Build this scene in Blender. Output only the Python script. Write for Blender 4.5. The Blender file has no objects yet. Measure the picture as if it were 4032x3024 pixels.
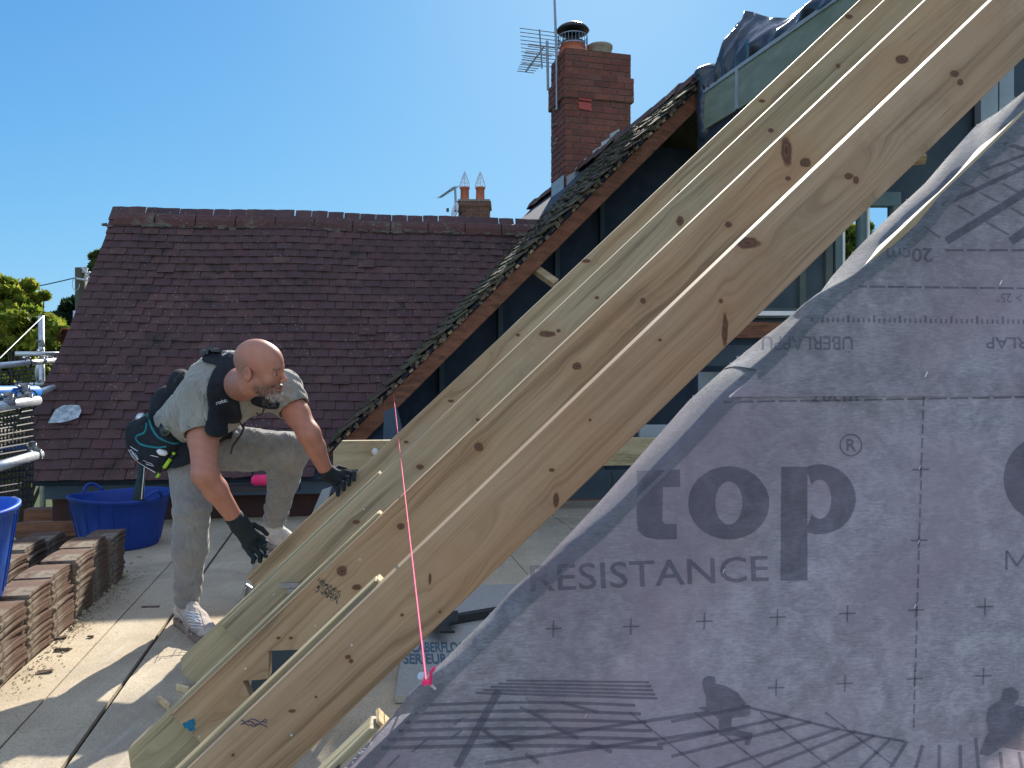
import bpy, math, random
import numpy as np
from math import radians, sin, cos, tan, pi
from mathutils import Vector, Matrix
random.seed(7); rng = np.random.default_rng(7)
scene = bpy.context.scene
COL = scene.collection
# ---------------- camera, world, sun ----------------
H = 1.15; FPX = 769.0; PITCH = radians(1.0); K = 0.92
cam = bpy.data.cameras.new('camera'); camo = bpy.data.objects.new('camera', cam); COL.objects.link(camo)
camo.location = (0, 0, H); camo.rotation_euler = (pi/2 - PITCH, 0, 0)
cam.sensor_width = 36; cam.lens = 36*FPX/1024; cam.clip_end = 3000; cam.clip_start = 0.05
scene.camera = camo
SUN_EL, SUN_AZ = radians(33.0), radians(8.0)
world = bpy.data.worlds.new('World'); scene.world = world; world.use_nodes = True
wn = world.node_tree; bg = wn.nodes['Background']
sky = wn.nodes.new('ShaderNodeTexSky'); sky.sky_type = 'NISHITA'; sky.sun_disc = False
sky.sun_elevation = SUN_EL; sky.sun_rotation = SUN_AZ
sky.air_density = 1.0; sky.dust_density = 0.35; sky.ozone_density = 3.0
# soft shoulder on the very bright sky round the sun
def vm(op, a, b):
    n = wn.nodes.new('ShaderNodeVectorMath'); n.operation = op
    for i, x in enumerate((a, b)):
        if isinstance(x, tuple): n.inputs[i].default_value = x
        else: wn.links.new(x, n.inputs[i])
    return n.outputs[0]
SK = 0.15
def mth(op, a, b=None, cl=False):
    n = wn.nodes.new('ShaderNodeMath'); n.operation = op; n.use_clamp = cl
    for i, x in enumerate((a, b)):
        if x is None: continue
        if isinstance(x, (int, float)): n.inputs[i].default_value = x
        else: wn.links.new(x, n.inputs[i])
    return n.outputs[0]
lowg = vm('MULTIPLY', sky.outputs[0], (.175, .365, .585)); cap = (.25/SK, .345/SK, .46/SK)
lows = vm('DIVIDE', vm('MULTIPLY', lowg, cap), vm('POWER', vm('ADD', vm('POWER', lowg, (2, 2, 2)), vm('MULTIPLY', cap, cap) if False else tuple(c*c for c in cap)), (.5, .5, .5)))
hig = vm('ADD', vm('MULTIPLY', sky.outputs[0], (.55, .55, .55)), (.135/SK, .145/SK, .16/SK))   # added sky fill overhead and behind the viewer, brightens shaded surfaces
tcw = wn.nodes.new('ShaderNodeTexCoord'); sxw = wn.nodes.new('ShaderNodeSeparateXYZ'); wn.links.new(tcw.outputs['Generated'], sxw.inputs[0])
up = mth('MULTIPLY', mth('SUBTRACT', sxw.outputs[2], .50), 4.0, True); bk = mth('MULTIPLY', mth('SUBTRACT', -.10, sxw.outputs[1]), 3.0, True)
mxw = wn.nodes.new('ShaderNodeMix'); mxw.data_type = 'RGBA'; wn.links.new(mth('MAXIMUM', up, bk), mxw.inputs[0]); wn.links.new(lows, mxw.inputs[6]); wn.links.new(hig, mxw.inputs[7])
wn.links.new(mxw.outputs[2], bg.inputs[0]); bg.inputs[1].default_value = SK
sunl = bpy.data.lights.new('sun', 'SUN'); sunl.energy = 3.5; sunl.angle = radians(0.55); sunl.color = (1.0, 0.93, 0.82)
suno = bpy.data.objects.new('sun', sunl); COL.objects.link(suno)
SUND = Vector((sin(SUN_AZ)*cos(SUN_EL), cos(SUN_AZ)*cos(SUN_EL), sin(SUN_EL)))
suno.rotation_euler = SUND.to_track_quat('Z', 'Y').to_euler(); suno.location = (2, 6, 9)
scene.view_settings.view_transform = 'Standard'; scene.view_settings.look = 'None'
scene.view_settings.exposure = 1.25; scene.view_settings.gamma = 1.0
# ---------------- geometry of the place (measured) ----------------
A3 = lambda *a: np.array(a, float)
C0 = A3(0, 0, H)
def ray(u, v):
    x = (u-512)/FPX; y = -(v-384)/FPX
    return A3(x, cos(PITCH)+y*sin(PITCH), -sin(PITCH)+y*cos(PITCH))
def J(u, v, D):
    r = ray(u, v); return C0 + r*(D*K/r[1])
def hit(u, v, P0, n):
    r = ray(u, v); return C0 + r*(np.dot(n, P0-C0)/np.dot(n, r))
def px(P):
    d = A3(*P)-C0; z = d[1]*cos(PITCH)-d[2]*sin(PITCH); y = d[1]*sin(PITCH)+d[2]*cos(PITCH)
    return 512+FPX*d[0]/z, 384-FPX*y/z
def fr(a):
    a = radians(a); return A3(cos(a), sin(a), 0), A3(-sin(a), cos(a), 0)
Z = A3(0, 0, 1)
def floor_pt(u, v): return hit(u, v, A3(0, 0, 0), Z)
unit = lambda v: np.array(v, float)/np.linalg.norm(v)
# ---------------- helpers ----------------
def tag(o, label=None, cat=None, group=None, kind=None):
    if label: o['label'] = label
    if cat: o['category'] = cat
    if group: o['group'] = group
    if kind: o['kind'] = kind
    return o
def empty(name, loc, label=None, cat=None, group=None, R=None):
    o = bpy.data.objects.new(name, None); COL.objects.link(o); o.empty_display_size = 0.05
    if R is not None:
        M = Matrix([[R[0][i], R[1][i], R[2][i], loc[i]] for i in range(3)] + [[0, 0, 0, 1]]); o.matrix_world = M
    else: o.location = loc
    return tag(o, label, cat, group)
def wloc(o):
    return np.array(o.location)+(wloc(o.parent) if o.parent else 0)
class MB:
    def __init__(s): s.v = []; s.f = []; s.m = []; s.n = 0; s.uv = {}
    def add(s, vs, fs, m=0):
        b = s.n; s.v.extend([tuple(map(float, p)) for p in vs]); s.n += len(vs)
        for f in fs: s.f.append(tuple(b+i for i in f)); s.m.append(m)
        return s
    def box(s, c, size, R=None, m=0, jit=0):
        R = np.eye(3) if R is None else np.array(R)
        h = np.array(size)/2; P = []
        for a in (-1, 1):
            for b in (-1, 1):
                for d in (-1, 1):
                    q = h*A3(a, b, d)
                    if jit: q = q + rng.uniform(-jit, jit, 3)
                    P.append(np.array(c)+q@R)
        return s.add(P, [(0,1,3,2),(4,6,7,5),(0,4,5,1),(2,3,7,6),(0,2,6,4),(1,5,7,3)], m)
    def prism(s, poly, ext, m=0, cap=True):
        n = len(poly); P = [np.array(p, float) for p in poly]; Q = [p+np.array(ext) for p in P]
        fs = [(i, (i+1) % n, n+(i+1) % n, n+i) for i in range(n)]
        if cap: fs += [tuple(range(n))[::-1], tuple(range(n, 2*n))]
        return s.add(P+Q, fs, m)
    def tube(s, path, r, n=8, m=0, cap=True):
        path = [np.array(p, float) for p in path]; rs = r if hasattr(r, '__len__') else [r]*len(path)
        vs = []; prev = None
        for i, p in enumerate(path):
            t = unit(path[min(i+1, len(path)-1)]-path[max(i-1, 0)]+1e-9)
            if prev is None:
                a = np.cross(t, Z); a = unit(a) if np.linalg.norm(a) > .05 else A3(1, 0, 0)
            else: a = unit(prev - t*np.dot(prev, t))
            prev = a; b = np.cross(t, a)
            for k in range(n): vs.append(p+rs[i]*(a*cos(2*pi*k/n)+b*sin(2*pi*k/n)))
        fs = []
        for i in range(len(path)-1):
            for k in range(n): fs.append((i*n+k, i*n+(k+1) % n, (i+1)*n+(k+1) % n, (i+1)*n+k))
        if cap: fs += [tuple(range(n))[::-1], tuple((len(path)-1)*n+k for k in range(n))]
        return s.add(vs, fs, m)
    def lathe(s, prof, c, n=32, m=0, sq=(1, 1), closed=False, ax=Z):
        c = np.array(c, float); vs = []; ax = unit(ax)
        a = np.cross(ax, A3(0, 1, 0)) if abs(ax[1]) < .9 else np.cross(ax, A3(1, 0, 0)); a = unit(a); b = np.cross(ax, a)
        for (r, z) in prof:
            for k in range(n): vs.append(c+a*r*cos(2*pi*k/n)*sq[0]+b*r*sin(2*pi*k/n)*sq[1]+ax*z)
        fs = [(i*n+k, i*n+(k+1) % n, (i+1)*n+(k+1) % n, (i+1)*n+k) for i in range(len(prof)-1) for k in range(n)]
        if closed: fs += [tuple(range(n))[::-1], tuple((len(prof)-1)*n+k for k in range(n))]
        return s.add(vs, fs, m)
    def build(s, name, mats, parent=None, origin=None, smooth=False, bevel=0, local=False):
        me = bpy.data.meshes.new(name); v = np.array(s.v, float).reshape(-1, 3)
        if parent is not None and not local and origin is None:
            origin = wloc(parent)
        if origin is not None and not local: v = v-np.array(origin)
        me.from_pydata([tuple(p) for p in v], [], s.f)
        mats = mats if isinstance(mats, (list, tuple)) else [mats]
        for mt in mats: me.materials.append(mt)
        me.polygons.foreach_set('material_index', s.m)
        if smooth: me.polygons.foreach_set('use_smooth', [True]*len(me.polygons))
        me.update()
        o = bpy.data.objects.new(name, me); COL.objects.link(o)
        if parent is not None: o.parent = parent
        elif origin is not None: o.location = origin
        if bevel:
            b = o.modifiers.new('bevel', 'BEVEL'); b.width = bevel; b.segments = 2; b.limit_method = 'ANGLE'; b.angle_limit = radians(40)
        return o
# ---------------- materials ----------------
class MT:
    def __init__(s, name, rough=.7, spec=.3, metal=0):
        s.mat = bpy.data.materials.new(name); s.mat.use_nodes = True; s.t = s.mat.node_tree; s.b = s.t.nodes['Principled BSDF']
        s.b.inputs['Roughness'].default_value = rough; s.b.inputs['Specular IOR Level'].default_value = spec; s.b.inputs['Metallic'].default_value = metal
    def n(s, typ, **kw):
        nd = s.t.nodes.new('ShaderNode'+typ)
        for k, v in kw.items():
            if k[0] == 'i' and k[1:].isdigit(): nd.inputs[int(k[1:])].default_value = v
            elif k in nd.inputs: nd.inputs[k].default_value = v
            else: setattr(nd, k, v)
        return nd
    def l(s, a, b):
        s.t.links.new(a if not hasattr(a, 'outputs') else a.outputs[0], b)
    def co(s, sc=(1, 1, 1), kind='Object', off=None):
        c = s.n('TexCoord'); m = s.n('Mapping'); m.inputs['Scale'].default_value = sc
        s.l(c.outputs[kind], m.inputs[0])
        if off is not None:
            oi = s.n('ObjectInfo'); mu = s.n('Math', operation='MULTIPLY', i1=off); s.l(oi.outputs['Random'], mu.inputs[0])
            cb = s.n('CombineXYZ'); s.l(mu, cb.inputs[0]); s.l(mu, cb.inputs[1]); s.l(mu, cb.inputs[2]); s.l(cb, m.inputs['Location'])
        return m.outputs[0]
    def noise(s, vec, scale, detail=5, rough=.6, dist=0):
        nd = s.n('TexNoise', Scale=scale, Detail=detail, Roughness=rough, Distortion=dist); s.l(vec, nd.inputs['Vector']); return nd.outputs[0]
    def ramp(s, fac, stops):
        r = s.n('ValToRGB'); e = r.color_ramp.elements
        while len(e) < len(stops): e.new(.5)
        for el, (p, c) in zip(e, stops):
            el.position = p; el.color = (c if hasattr(c, '__len__') else (c, c, c))[:3] + (1,) if hasattr(c, '__len__') else (c, c, c, 1)
        s.l(fac, r.inputs[0]); return r.outputs[0]
    def mix(s, fac, a, b, mode='MIX'):
        m = s.n('Mix', data_type='RGBA', blend_type=mode)
        for i, x in ((0, fac), (6, a), (7, b)):
            if isinstance(x, (int, float)): m.inputs[i].default_value = x
            elif isinstance(x, tuple): m.inputs[i].default_value = x+(1,)
            else: s.l(x, m.inputs[i])
        return m.outputs[2]
    def math(s, op, a, b=None, clamp=False):
        m = s.n('Math', operation=op, use_clamp=clamp)
        for i, x in enumerate((a, b)):
            if x is None: continue
            if isinstance(x, (int, float)): m.inputs[i].default_value = x
            else: s.l(x, m.inputs[i])
        return m.outputs[0]
    def col(s, c):
        if isinstance(c, tuple): s.b.inputs['Base Color'].default_value = c+(1,)
        else: s.l(c, s.b.inputs['Base Color'])
        return s
    def bump(s, h, st=.3, d=.01):
        b = s.n('Bump', Strength=st, Distance=d); s.l(h, b.inputs['Height']); s.l(b, s.b.inputs['Normal']); return s
def simple(name, c1, c2, scale=8, rough=.7, spec=.3, metal=0, bump=.2, bd=.004, sc=(1, 1, 1), det=6, pos=(.35, .65)):
    t = MT(name, rough, spec, metal); v = t.co(sc); n = t.noise(v, scale, det)
    t.col(t.ramp(n, [(pos[0], c1), (pos[1], c2)])); n2 = t.noise(v, scale*5, 4)
    t.bump(n2, bump, bd); return t.mat
def wood(name, c1, c2, knots=(.09, .045, .03), rough=.65, kn=.25, spots=()):
    t = MT(name, rough, .3)
    v = t.co((1, 1, 1), off=13.0)
    m1 = t.n('Mapping'); m1.inputs['Scale'].default_value = (1.1, 5, 5); t.l(v, m1.inputs[0])
    vo = t.n('TexVoronoi', Scale=1.5, Randomness=1.0); t.l(m1, vo.inputs['Vector'])
    sep = t.n('SeparateColor'); t.l(vo.outputs['Color'], sep.inputs[0])
    rad = t.math('MULTIPLY', sep.outputs[0], .09*kn)
    near = t.math('SUBTRACT', 1.0, t.math('MULTIPLY', vo.outputs['Distance'], 3.0), True)
    push = t.math('MULTIPLY', near, .06)
    sx = t.n('SeparateXYZ'); t.l(v, sx.inputs[0])
    cb = t.n('CombineXYZ'); t.l(t.math('MULTIPLY', sx.outputs[0], .35), cb.inputs[0])
    low = t.noise(v, 1.3, 3)
    raw = t.co(); sr = t.n('SeparateXYZ'); t.l(raw, sr.inputs[0]); kmask = None; halo = None
    wob = t.math('MULTIPLY', t.math('SUBTRACT', t.noise(raw, 45, 3), .5), .9)
    for (m1_, m2_, c1_, c2_, zk) in spots:
        d1 = t.n('VectorMath', operation='DOT_PRODUCT'); t.l(raw, d1.inputs[0]); d1.inputs[1].default_value = m1_
        d2 = t.n('VectorMath', operation='DOT_PRODUCT'); t.l(raw, d2.inputs[0]); d2.inputs[1].default_value = m2_
        a_ = t.math('SUBTRACT', d1.outputs['Value'], c1_); b_ = t.math('SUBTRACT', d2.outputs['Value'], c2_)
        r_ = t.math('POWER', t.math('ADD', t.math('MULTIPLY', a_, a_), t.math('MULTIPLY', b_, b_)), .5)
        g_ = t.math('SUBTRACT', 1.0, t.math('MULTIPLY', r_, .22), True); g_ = t.math('MULTIPLY', g_, g_)
        push = t.math('SUBTRACT', push, t.math('MULTIPLY', t.math('MULTIPLY', t.math('SUBTRACT', sr.outputs[2], zk), g_), .85))
        rw = t.math('ADD', r_, wob); halo = g_ if halo is None else t.math('MAXIMUM', halo, g_)
        kmask = rw if kmask is None else t.math('MINIMUM', kmask, rw)
    zz = t.math('ADD', t.math('ADD', sx.outputs[2], push), t.math('MULTIPLY', low, .05))
    t.l(t.math('MULTIPLY', zz, 9), cb.inputs[2]); t.l(t.math('MULTIPLY', sx.outputs[1], 9), cb.inputs[1])
    g1 = t.noise(cb.outputs[0], 3.2, 2, .5, .4)
    cb2 = t.n('CombineXYZ'); t.l(t.math('MULTIPLY', sx.outputs[0], 1.6), cb2.inputs[0]); t.l(t.math('MULTIPLY', zz, 90), cb2.inputs[2]); t.l(t.math('MULTIPLY', sx.outputs[1], 90), cb2.inputs[1])
    g2 = t.noise(cb2.outputs[0], 1.6, 4, .6)
    fac = t.math('ADD', t.math('MULTIPLY', g1, .6), t.math('MULTIPLY', g2, .4))
    c = t.ramp(fac, [(.38, tuple(x*.62 for x in c1)), (.46, c1), (.57, c2), (.68, tuple(min(1, x*1.1) for x in c2))])
    blot = t.noise(v, 2.2, 4, .6)
    c = t.mix(t.ramp(blot, [(.45, 0), (.7, .55)]), c, (c1[0]*1.25, c1[1]*.98, c1[2]*.8))
    green = t.noise(v, 3.1, 3, .6)
    c = t.mix(t.ramp(green, [(.55, 0), (.72, .18)]), c, (c1[0]*.78, c1[1]*.95, c1[2]*.78))
    k = t.math('SUBTRACT', rad, vo.outputs['Distance']); k = t.math('MULTIPLY', k, 60, True)
    c = t.mix(k, c, knots)
    if kmask is not None:
        c = t.mix(t.math('MULTIPLY', halo, .35), c, (c1[0]*.9, c1[1]*.68, c1[2]*.5))
        kc = t.ramp(t.math('MULTIPLY', kmask, .8), [(.12, (.07, .035, .025)), (.32, (.17, .085, .05)), (.45, (.09, .045, .03)), (.62, (.13, .065, .04)), (.8, (.2, .12, .07))])
        c = t.mix(t.ramp(kmask, [(.85, 1), (1.0, 0)]) if False else t.math('MULTIPLY', t.math('SUBTRACT', 1.12, kmask, True), 4, True), c, kc)
    # saw marks, dents and thin splits
    saw = t.n('TexWave', Scale=95.0, bands_direction='X', Distortion=2.5); t.l(raw, saw.inputs['Vector']); sn = t.noise(v, 2.0, 3)
    c = t.mix(t.math('MULTIPLY', saw.outputs['Fac'], t.ramp(sn, [(.45, 0), (.65, .10)])), c, (c1[0]*.6, c1[1]*.6, c1[2]*.6))
    cb3 = t.n('CombineXYZ'); t.l(t.math('MULTIPLY', sx.outputs[0], .9), cb3.inputs[0]); t.l(t.math('MULTIPLY', zz, 34), cb3.inputs[2]); sp_ = t.noise(cb3.outputs[0], 3.0, 2)
    c = t.mix(t.ramp(sp_, [(.70, 0), (.735, .6)]), c, (.11, .07, .04))
    drt = t.noise(v, 5.5, 7, .75); c = t.mix(t.ramp(drt, [(.56, 0), (.74, .35)]), c, (c1[0]*.5, c1[1]*.5, c1[2]*.55))
    t.col(c); t.bump(g2, .12, .002); return t.mat
M = {}
M['timber'] = wood('treated_timber', (.38, .28, .165), (.48, .365, .23))
M['timber_g'] = wood('green_treated_timber', (.35, .30, .18), (.43, .37, .235))
M['timber_r'] = wood('old_red_timber', (.15, .062, .035), (.22, .09, .05), kn=.2)
M['timber_cut'] = wood('fresh_cut_timber', (.62, .47, .27), (.72, .57, .36), kn=.1)
# knot discs
t = MT('knot', .6, .3); uv = t.n('TexCoord'); gr = t.n('Mapping'); gr.inputs['Location'].default_value = (-.5, -.5, 0); t.l(uv.outputs['UV'], gr.inputs[0])
ln = t.n('VectorMath', operation='LENGTH'); t.l(gr, ln.inputs[0]); nn = t.noise(t.co((1, 1, 1)), 60, 3)
rr = t.math('ADD', t.math('MULTIPLY', ln.outputs['Value'], 2.0), t.math('MULTIPLY', t.math('SUBTRACT', nn, .5), .5))
t.col(t.ramp(rr, [(.1, (.055, .026, .02)), (.3, (.10, .045, .03)), (.45, (.05, .024, .018)), (.62, (.2, .12, .07)), (.8, (.28, .2, .12))]))
tr = t.n('BsdfTransparent'); mx = t.n('MixShader'); t.l(t.ramp(rr, [(.5, 0), (.95, 1)]), mx.inputs[0]); t.l(t.b, mx.inputs[1]); t.l(tr, mx.inputs[2]); t.l(mx, t.t.nodes['Material Output'].inputs[0])
M['knot'] = t.mat
def island_mat(name, cols, moss=None, mossamt=(.5, .62), lich=True, rough=.85, bs=.5, bscale=30):
    t = MT(name, rough, .25); g = t.n('NewGeometry'); v = t.co()
    c = t.ramp(g.outputs['Random Per Island'], [(i/(len(cols)-1)*.98+.01, x) for i, x in enumerate(cols)])
    n = t.noise(v, 6, 6, .65); c = t.mix(t.ramp(n, [(.35, .0), (.7, .55)]), c, tuple(x*.62 for x in cols[0]))
    f = t.noise(v, 90, 3, .7); c = t.mix(t.ramp(f, [(.3, .25), (.6, 0)]), c, (.02, .018, .02))
    if lich:
        n3 = t.n('TexVoronoi', Scale=26.0); t.l(v, n3.inputs['Vector']); n4 = t.noise(v, 2.3, 4)
        k = t.math('MULTIPLY', t.ramp(n3.outputs['Distance'], [(.09, 1), (.2, 0)]), t.ramp(n4, [(.42, .15), (.58, 1)]))
        c = t.mix(t.math('MULTIPLY', k, .7), c, (.27, .26, .22))
    if moss:
        n2 = t.noise(v, 3.2, 7, .7); n5 = t.noise(v, 22, 5, .7)
        k = t.math('MULTIPLY', t.ramp(n2, [(mossamt[0], 0), (mossamt[1], 1)]), t.ramp(n5, [(.4, 0), (.55, 1)])); c = t.mix(k, c, moss)
    t.col(c); t.bump(t.noise(v, bscale, 6, .7), bs, .006); return t.mat
M['tile'] = island_mat('old_clay_tile', [(.085, .047, .050), (.108, .057, .057), (.08, .046, .050), (.125, .062, .058), (.094, .054, .060), (.112, .054, .053), (.10,.057,.06), (.135,.07,.064)], moss=(.03, .028, .024), mossamt=(.56, .66))
M['tile_ridge'] = island_mat('old_ridge_tile', [(.11, .055, .05), (.135, .06, .052), (.095, .05, .047), (.12, .06, .055)], moss=(.17, .155, .12), mossamt=(.54, .66))
M['tile_moss'] = island_mat('mossy_clay_tile', [(.085, .062, .05), (.10, .072, .056), (.075, .062, .052), (.12, .08, .062)], moss=(.10, .105, .06), mossamt=(.42, .55), bs=1.0, bscale=22)
M['tile_loose'] = island_mat('reclaimed_clay_tile', [(.12, .07, .05), (.17, .098, .066), (.095, .064, .05), (.15, .10, .072), (.20,.12,.078)], moss=(.24,.20,.15), mossamt=(.45,.6), lich=True)
M['brick'] = island_mat('red_brick', [(.17, .06, .045), (.22, .075, .05), (.14, .055, .045), (.20, .085, .06), (.24, .08, .055)], moss=(.12, .10, .085), mossamt=(.55, .7), bs=.6)
M['brick_dark'] = island_mat('shaded_old_brick', [(.06, .03, .026), (.08, .036, .03), (.05, .03, .028)], lich=False)  # darkened brick, the shade under the eaves is put into its colour
M['brick_far'] = island_mat('brown_brick', [(.16, .075, .05), (.20, .09, .06), (.13, .07, .05)], lich=False)
M['mortar'] = simple('mortar', (.16, .14, .12), (.24, .21, .18), 20, bump=.5)
M['mortar_y'] = simple('mortar_lump', (.42, .34, .22), (.55, .47, .33), 30, bump=.8, bd=.01)
M['lead'] = simple('lead_flashing', (.24, .27, .30), (.36, .39, .42), 9, rough=.5, metal=.2)
M['dark'] = simple('shaded_interior', (.02, .032, .055), (.035, .05, .075), 5, rough=.9)  # loft shade and a bluish flare lift are put into this colour
M['dark2'] = simple('dark_blue_board', (.035, .055, .075), (.06, .085, .105), 3, rough=.8)
M['greyboard'] = simple('grey_painted_board', (.25, .30, .33), (.33, .38, .41), 4, rough=.6)
M['white'] = simple('white_paint', (.68, .70, .72), (.78, .79, .8), 6, rough=.5, bump=.05)
M['teal'] = simple('dark_green_panel', (.17, .20, .15), (.24, .27, .21), 4, rough=.8, bump=.3, sc=(1, 1, 3))
M['steel'] = simple('galvanised_steel', (.50, .53, .56), (.68, .71, .74), 30, rough=.38, metal=.55, bump=.1)
M['alu'] = simple('dull_aluminium', (.22, .23, .25), (.30, .31, .33), 30, rough=.45, metal=.8)
M['bluep'] = simple('blue_plastic', (.015, .13, .48), (.02, .17, .56), 12, rough=.45, spec=.4, bump=.05)
M['tub'] = simple('blue_rubber_tub', (.006, .035, .22), (.010, .05, .28), 12, rough=.5, spec=.35, bump=.1)
M['tub_sunlit'] = simple('sunlit_blue_rubber', (.01, .07, .42), (.03, .12, .52), 14, rough=.5, spec=.35, bump=.1)  # brighter copy of the tub blue, sunlight put into its colour
M['black'] = simple('black_fabric', (.010, .013, .018), (.018, .022, .028), 40, rough=.85, bump=.3)
M['blackp'] = simple('black_plastic', (.012, .014, .017), (.02, .022, .026), 20, rough=.35, spec=.5, bump=.05)
M['glove'] = simple('black_knit_glove', (.009, .015, .017), (.015, .025, .027), 120, rough=.7, bump=.5, bd=.002)
M['tealtrim'] = simple('teal_binding', (.01, .16, .19), (.015, .2, .23), 30, rough=.6)
M['lime'] = simple('lime_plastic', (.35, .62, .03), (.4, .7, .05), 30, rough=.4)
M['pink'] = simple('pink_string', (.85, .03, .16), (.95, .05, .22), 200, rough=.6, bump=.2)
M['clay'] = simple('clay_pot', (.36, .11, .06), (.46, .15, .09), 12, rough=.8)
M['buff'] = simple('buff_clay_pot', (.25, .2, .15), (.33, .27, .2), 12, rough=.8)
M['shirt'] = None
def cloth(name, c1, c2, stain=None, sc=7, weave=500):
    t = MT(name, .9, .15); v = t.co(); n = t.noise(v, sc, 6, .65)
    c = t.ramp(n, [(.35, c1), (.65, c2)])
    if stain: n2 = t.noise(v, 3.2, 6, .7); c = t.mix(t.ramp(n2, [(.5, 0), (.68, .6)]), c, stain)
    t.col(c); w = t.noise(v, weave, 2); n3 = t.noise(v, 16, 4, .6)
    fo = t.noise(t.co((1, 1, .55)), 9, 3, .5, 1.6); fo2 = t.math('SUBTRACT', 1.0, t.math('MULTIPLY', t.math('ABSOLUTE', t.math('SUBTRACT', fo, .5)), 9), True)
    t.bump(t.math('ADD', t.math('ADD', t.math('MULTIPLY', w, .05), t.math('MULTIPLY', n3, .35)), t.math('MULTIPLY', fo2, .8)), .55, .012)
    t.b.inputs['Sheen Weight'].default_value = .35; return t.mat
M['shirt'] = cloth('grey_tshirt', (.235, .23, .20), (.30, .29, .25))
M['trouser'] = cloth('grey_joggers', (.20, .195, .185), (.27, .26, .24), stain=(.16, .125, .09))
# skin with local colour zones baked as true colouring through a colour attribute
t = MT('skin', .5, .35); a = t.n('Attribute', attribute_name='tint'); v = t.co(); n = t.noise(v, 25, 5, .6)
c = t.mix(t.ramp(n, [(.3, 0), (.7, .3)]), a.outputs['Color'], (.42, .15, .10)); t.col(c); t.bump(t.noise(v, 160, 4), .2, .002)
t.b.inputs['Subsurface Weight'].default_value = .08; t.b.inputs['Subsurface Radius'].default_value = (.01, .004, .002); M['skin'] = t.mat
M['shoe'] = cloth('worn_white_leather', (.42, .36, .31), (.60, .55, .49), stain=(.20, .12, .09), sc=14)
M['sole'] = simple('dirty_sole', (.16, .12, .09), (.34, .29, .24), 20)
# deck boards
t = MT('chipboard_deck', .8, .25); v = t.co(); n = t.noise(v, 3.0, 7, .65); g = t.noise(v, 130, 4, .7)
gi = t.n('NewGeometry')
c = t.ramp(n, [(.3, (.41, .33, .225)), (.5, (.54, .445, .31)), (.7, (.62, .525, .375))])
c = t.mix(t.ramp(gi.outputs['Random Per Island'], [(0, 0), (1, .3)]), c, (.40, .35, .27))
c = t.mix(t.ramp(g, [(.38, .55), (.5, 0)]), c, (.22, .18, .13))
n2 = t.noise(v, 1.4, 6, .7, .6); c = t.mix(t.ramp(n2, [(.5, 0), (.66, .55)]), c, (.25, .22, .18))
st = t.noise(t.co((9, .8, 1)), 2.5, 5, .7); c = t.mix(t.ramp(st, [(.55, 0), (.72, .4)]), c, (.6, .56, .48))
t.col(c); t.bump(t.noise(v, 45, 6, .7), .35, .004); M['deck'] = t.mat
M['deck_edge'] = simple('board_edge', (.42, .33, .2), (.55, .46, .3), 60, bump=.4)
M['ground'] = simple('grass_ground', (.04, .06, .02), (.07, .09, .035), .3, rough=.95)
def leaf(name, c1, c2, c3):
    t = MT(name, .55, .3); g = t.n('NewGeometry'); c = t.ramp(g.outputs['Random Per Island'], [(.05, c1), (.5, c2), (.95, c3)]); t.col(c)
    tl = t.n('BsdfTranslucent'); t.l(c, tl.inputs[0]); mx = t.n('MixShader', i0=.6)
    t.l(t.b, mx.inputs[1]); t.l(tl, mx.inputs[2]); t.l(mx, t.t.nodes['Material Output'].inputs[0]); return t.mat
M['leaf_y'] = leaf('yellow_green_leaf', (.10, .17, .02), (.20, .26, .03), (.38, .36, .05))
M['leaf_d'] = leaf('dark_leaf', (.012, .035, .018), (.02, .05, .02), (.035, .065, .02))
M['leaf_m'] = leaf('mid_leaf', (.06, .10, .03), (.10, .14, .04), (.15, .18, .05))
M['leaf_r'] = leaf('russet_leaf', (.10, .035, .015), (.14, .05, .02), (.17, .07, .03))
M['bark'] = simple('bark', (.06, .05, .04), (.10, .085, .07), 12, sc=(1, 1, .2))
M['pole'] = simple('weathered_pole', (.055, .05, .03), (.09, .085, .05), 8, sc=(1, 1, .1))
# membrane: woven underlay that lets light through
def membrane_mat(name, base, trans, ink=False):
    t = MT(name, .75, .2); v = t.co()
    n = t.noise(v, 26, 6, .68, .5); nb = t.noise(v, 4.5, 5, .6)
    nf = t.noise(t.co((14, 14, 70)), 6, 5, .75); f = t.math('ADD', t.math('ADD', t.math('MULTIPLY', n, .38), t.math('MULTIPLY', nb, .2)), t.math('MULTIPLY', nf, .42))
    c = t.ramp(f, [(.38, tuple(x*.62 for x in base)), (.5, base), (.60, tuple(min(1, x*1.45) for x in base))])
    hue = t.noise(v, 3.0, 3, .6); c = t.mix(t.ramp(hue, [(.42, 0), (.62, .6)]), c, (base[0]*1.02, base[1]*.84, base[2]*.92))
    w = t.n('TexWave', Scale=260.0, bands_direction='DIAGONAL'); t.l(v, w.inputs['Vector'])
    w2 = t.n('TexWave', Scale=260.0, bands_direction='X'); t.l(v, w2.inputs['Vector'])
    t.col(c); hsum = t.math('ADD', t.math('MULTIPLY', n, .6), t.math('MULTIPLY', t.math('ADD', w.outputs['Fac'], w2.outputs['Fac']), .2)); t.bump(hsum, .6, .003)
    tl = t.n('BsdfTranslucent'); t.l(c, tl.inputs[0]); mx = t.n('MixShader', i0=trans)
    t.l(t.b, mx.inputs[1]); t.l(tl, mx.inputs[2]); t.l(mx, t.t.nodes['Material Output'].inputs[0]); return t.mat
M['membrane'] = membrane_mat('grey_underlay', (.405, .375, .42), .30)
M['flap'] = membrane_mat('pale_woven_underside', (.27, .28, .31), .4)
t = MT('printed_ink', .8, .1); v = t.co(); n = t.noise(v, 26, 6, .68, .5)
t.col(t.ramp(n, [(.35, (.09, .085, .115)), (.65, (.15, .145, .19))]))
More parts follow.
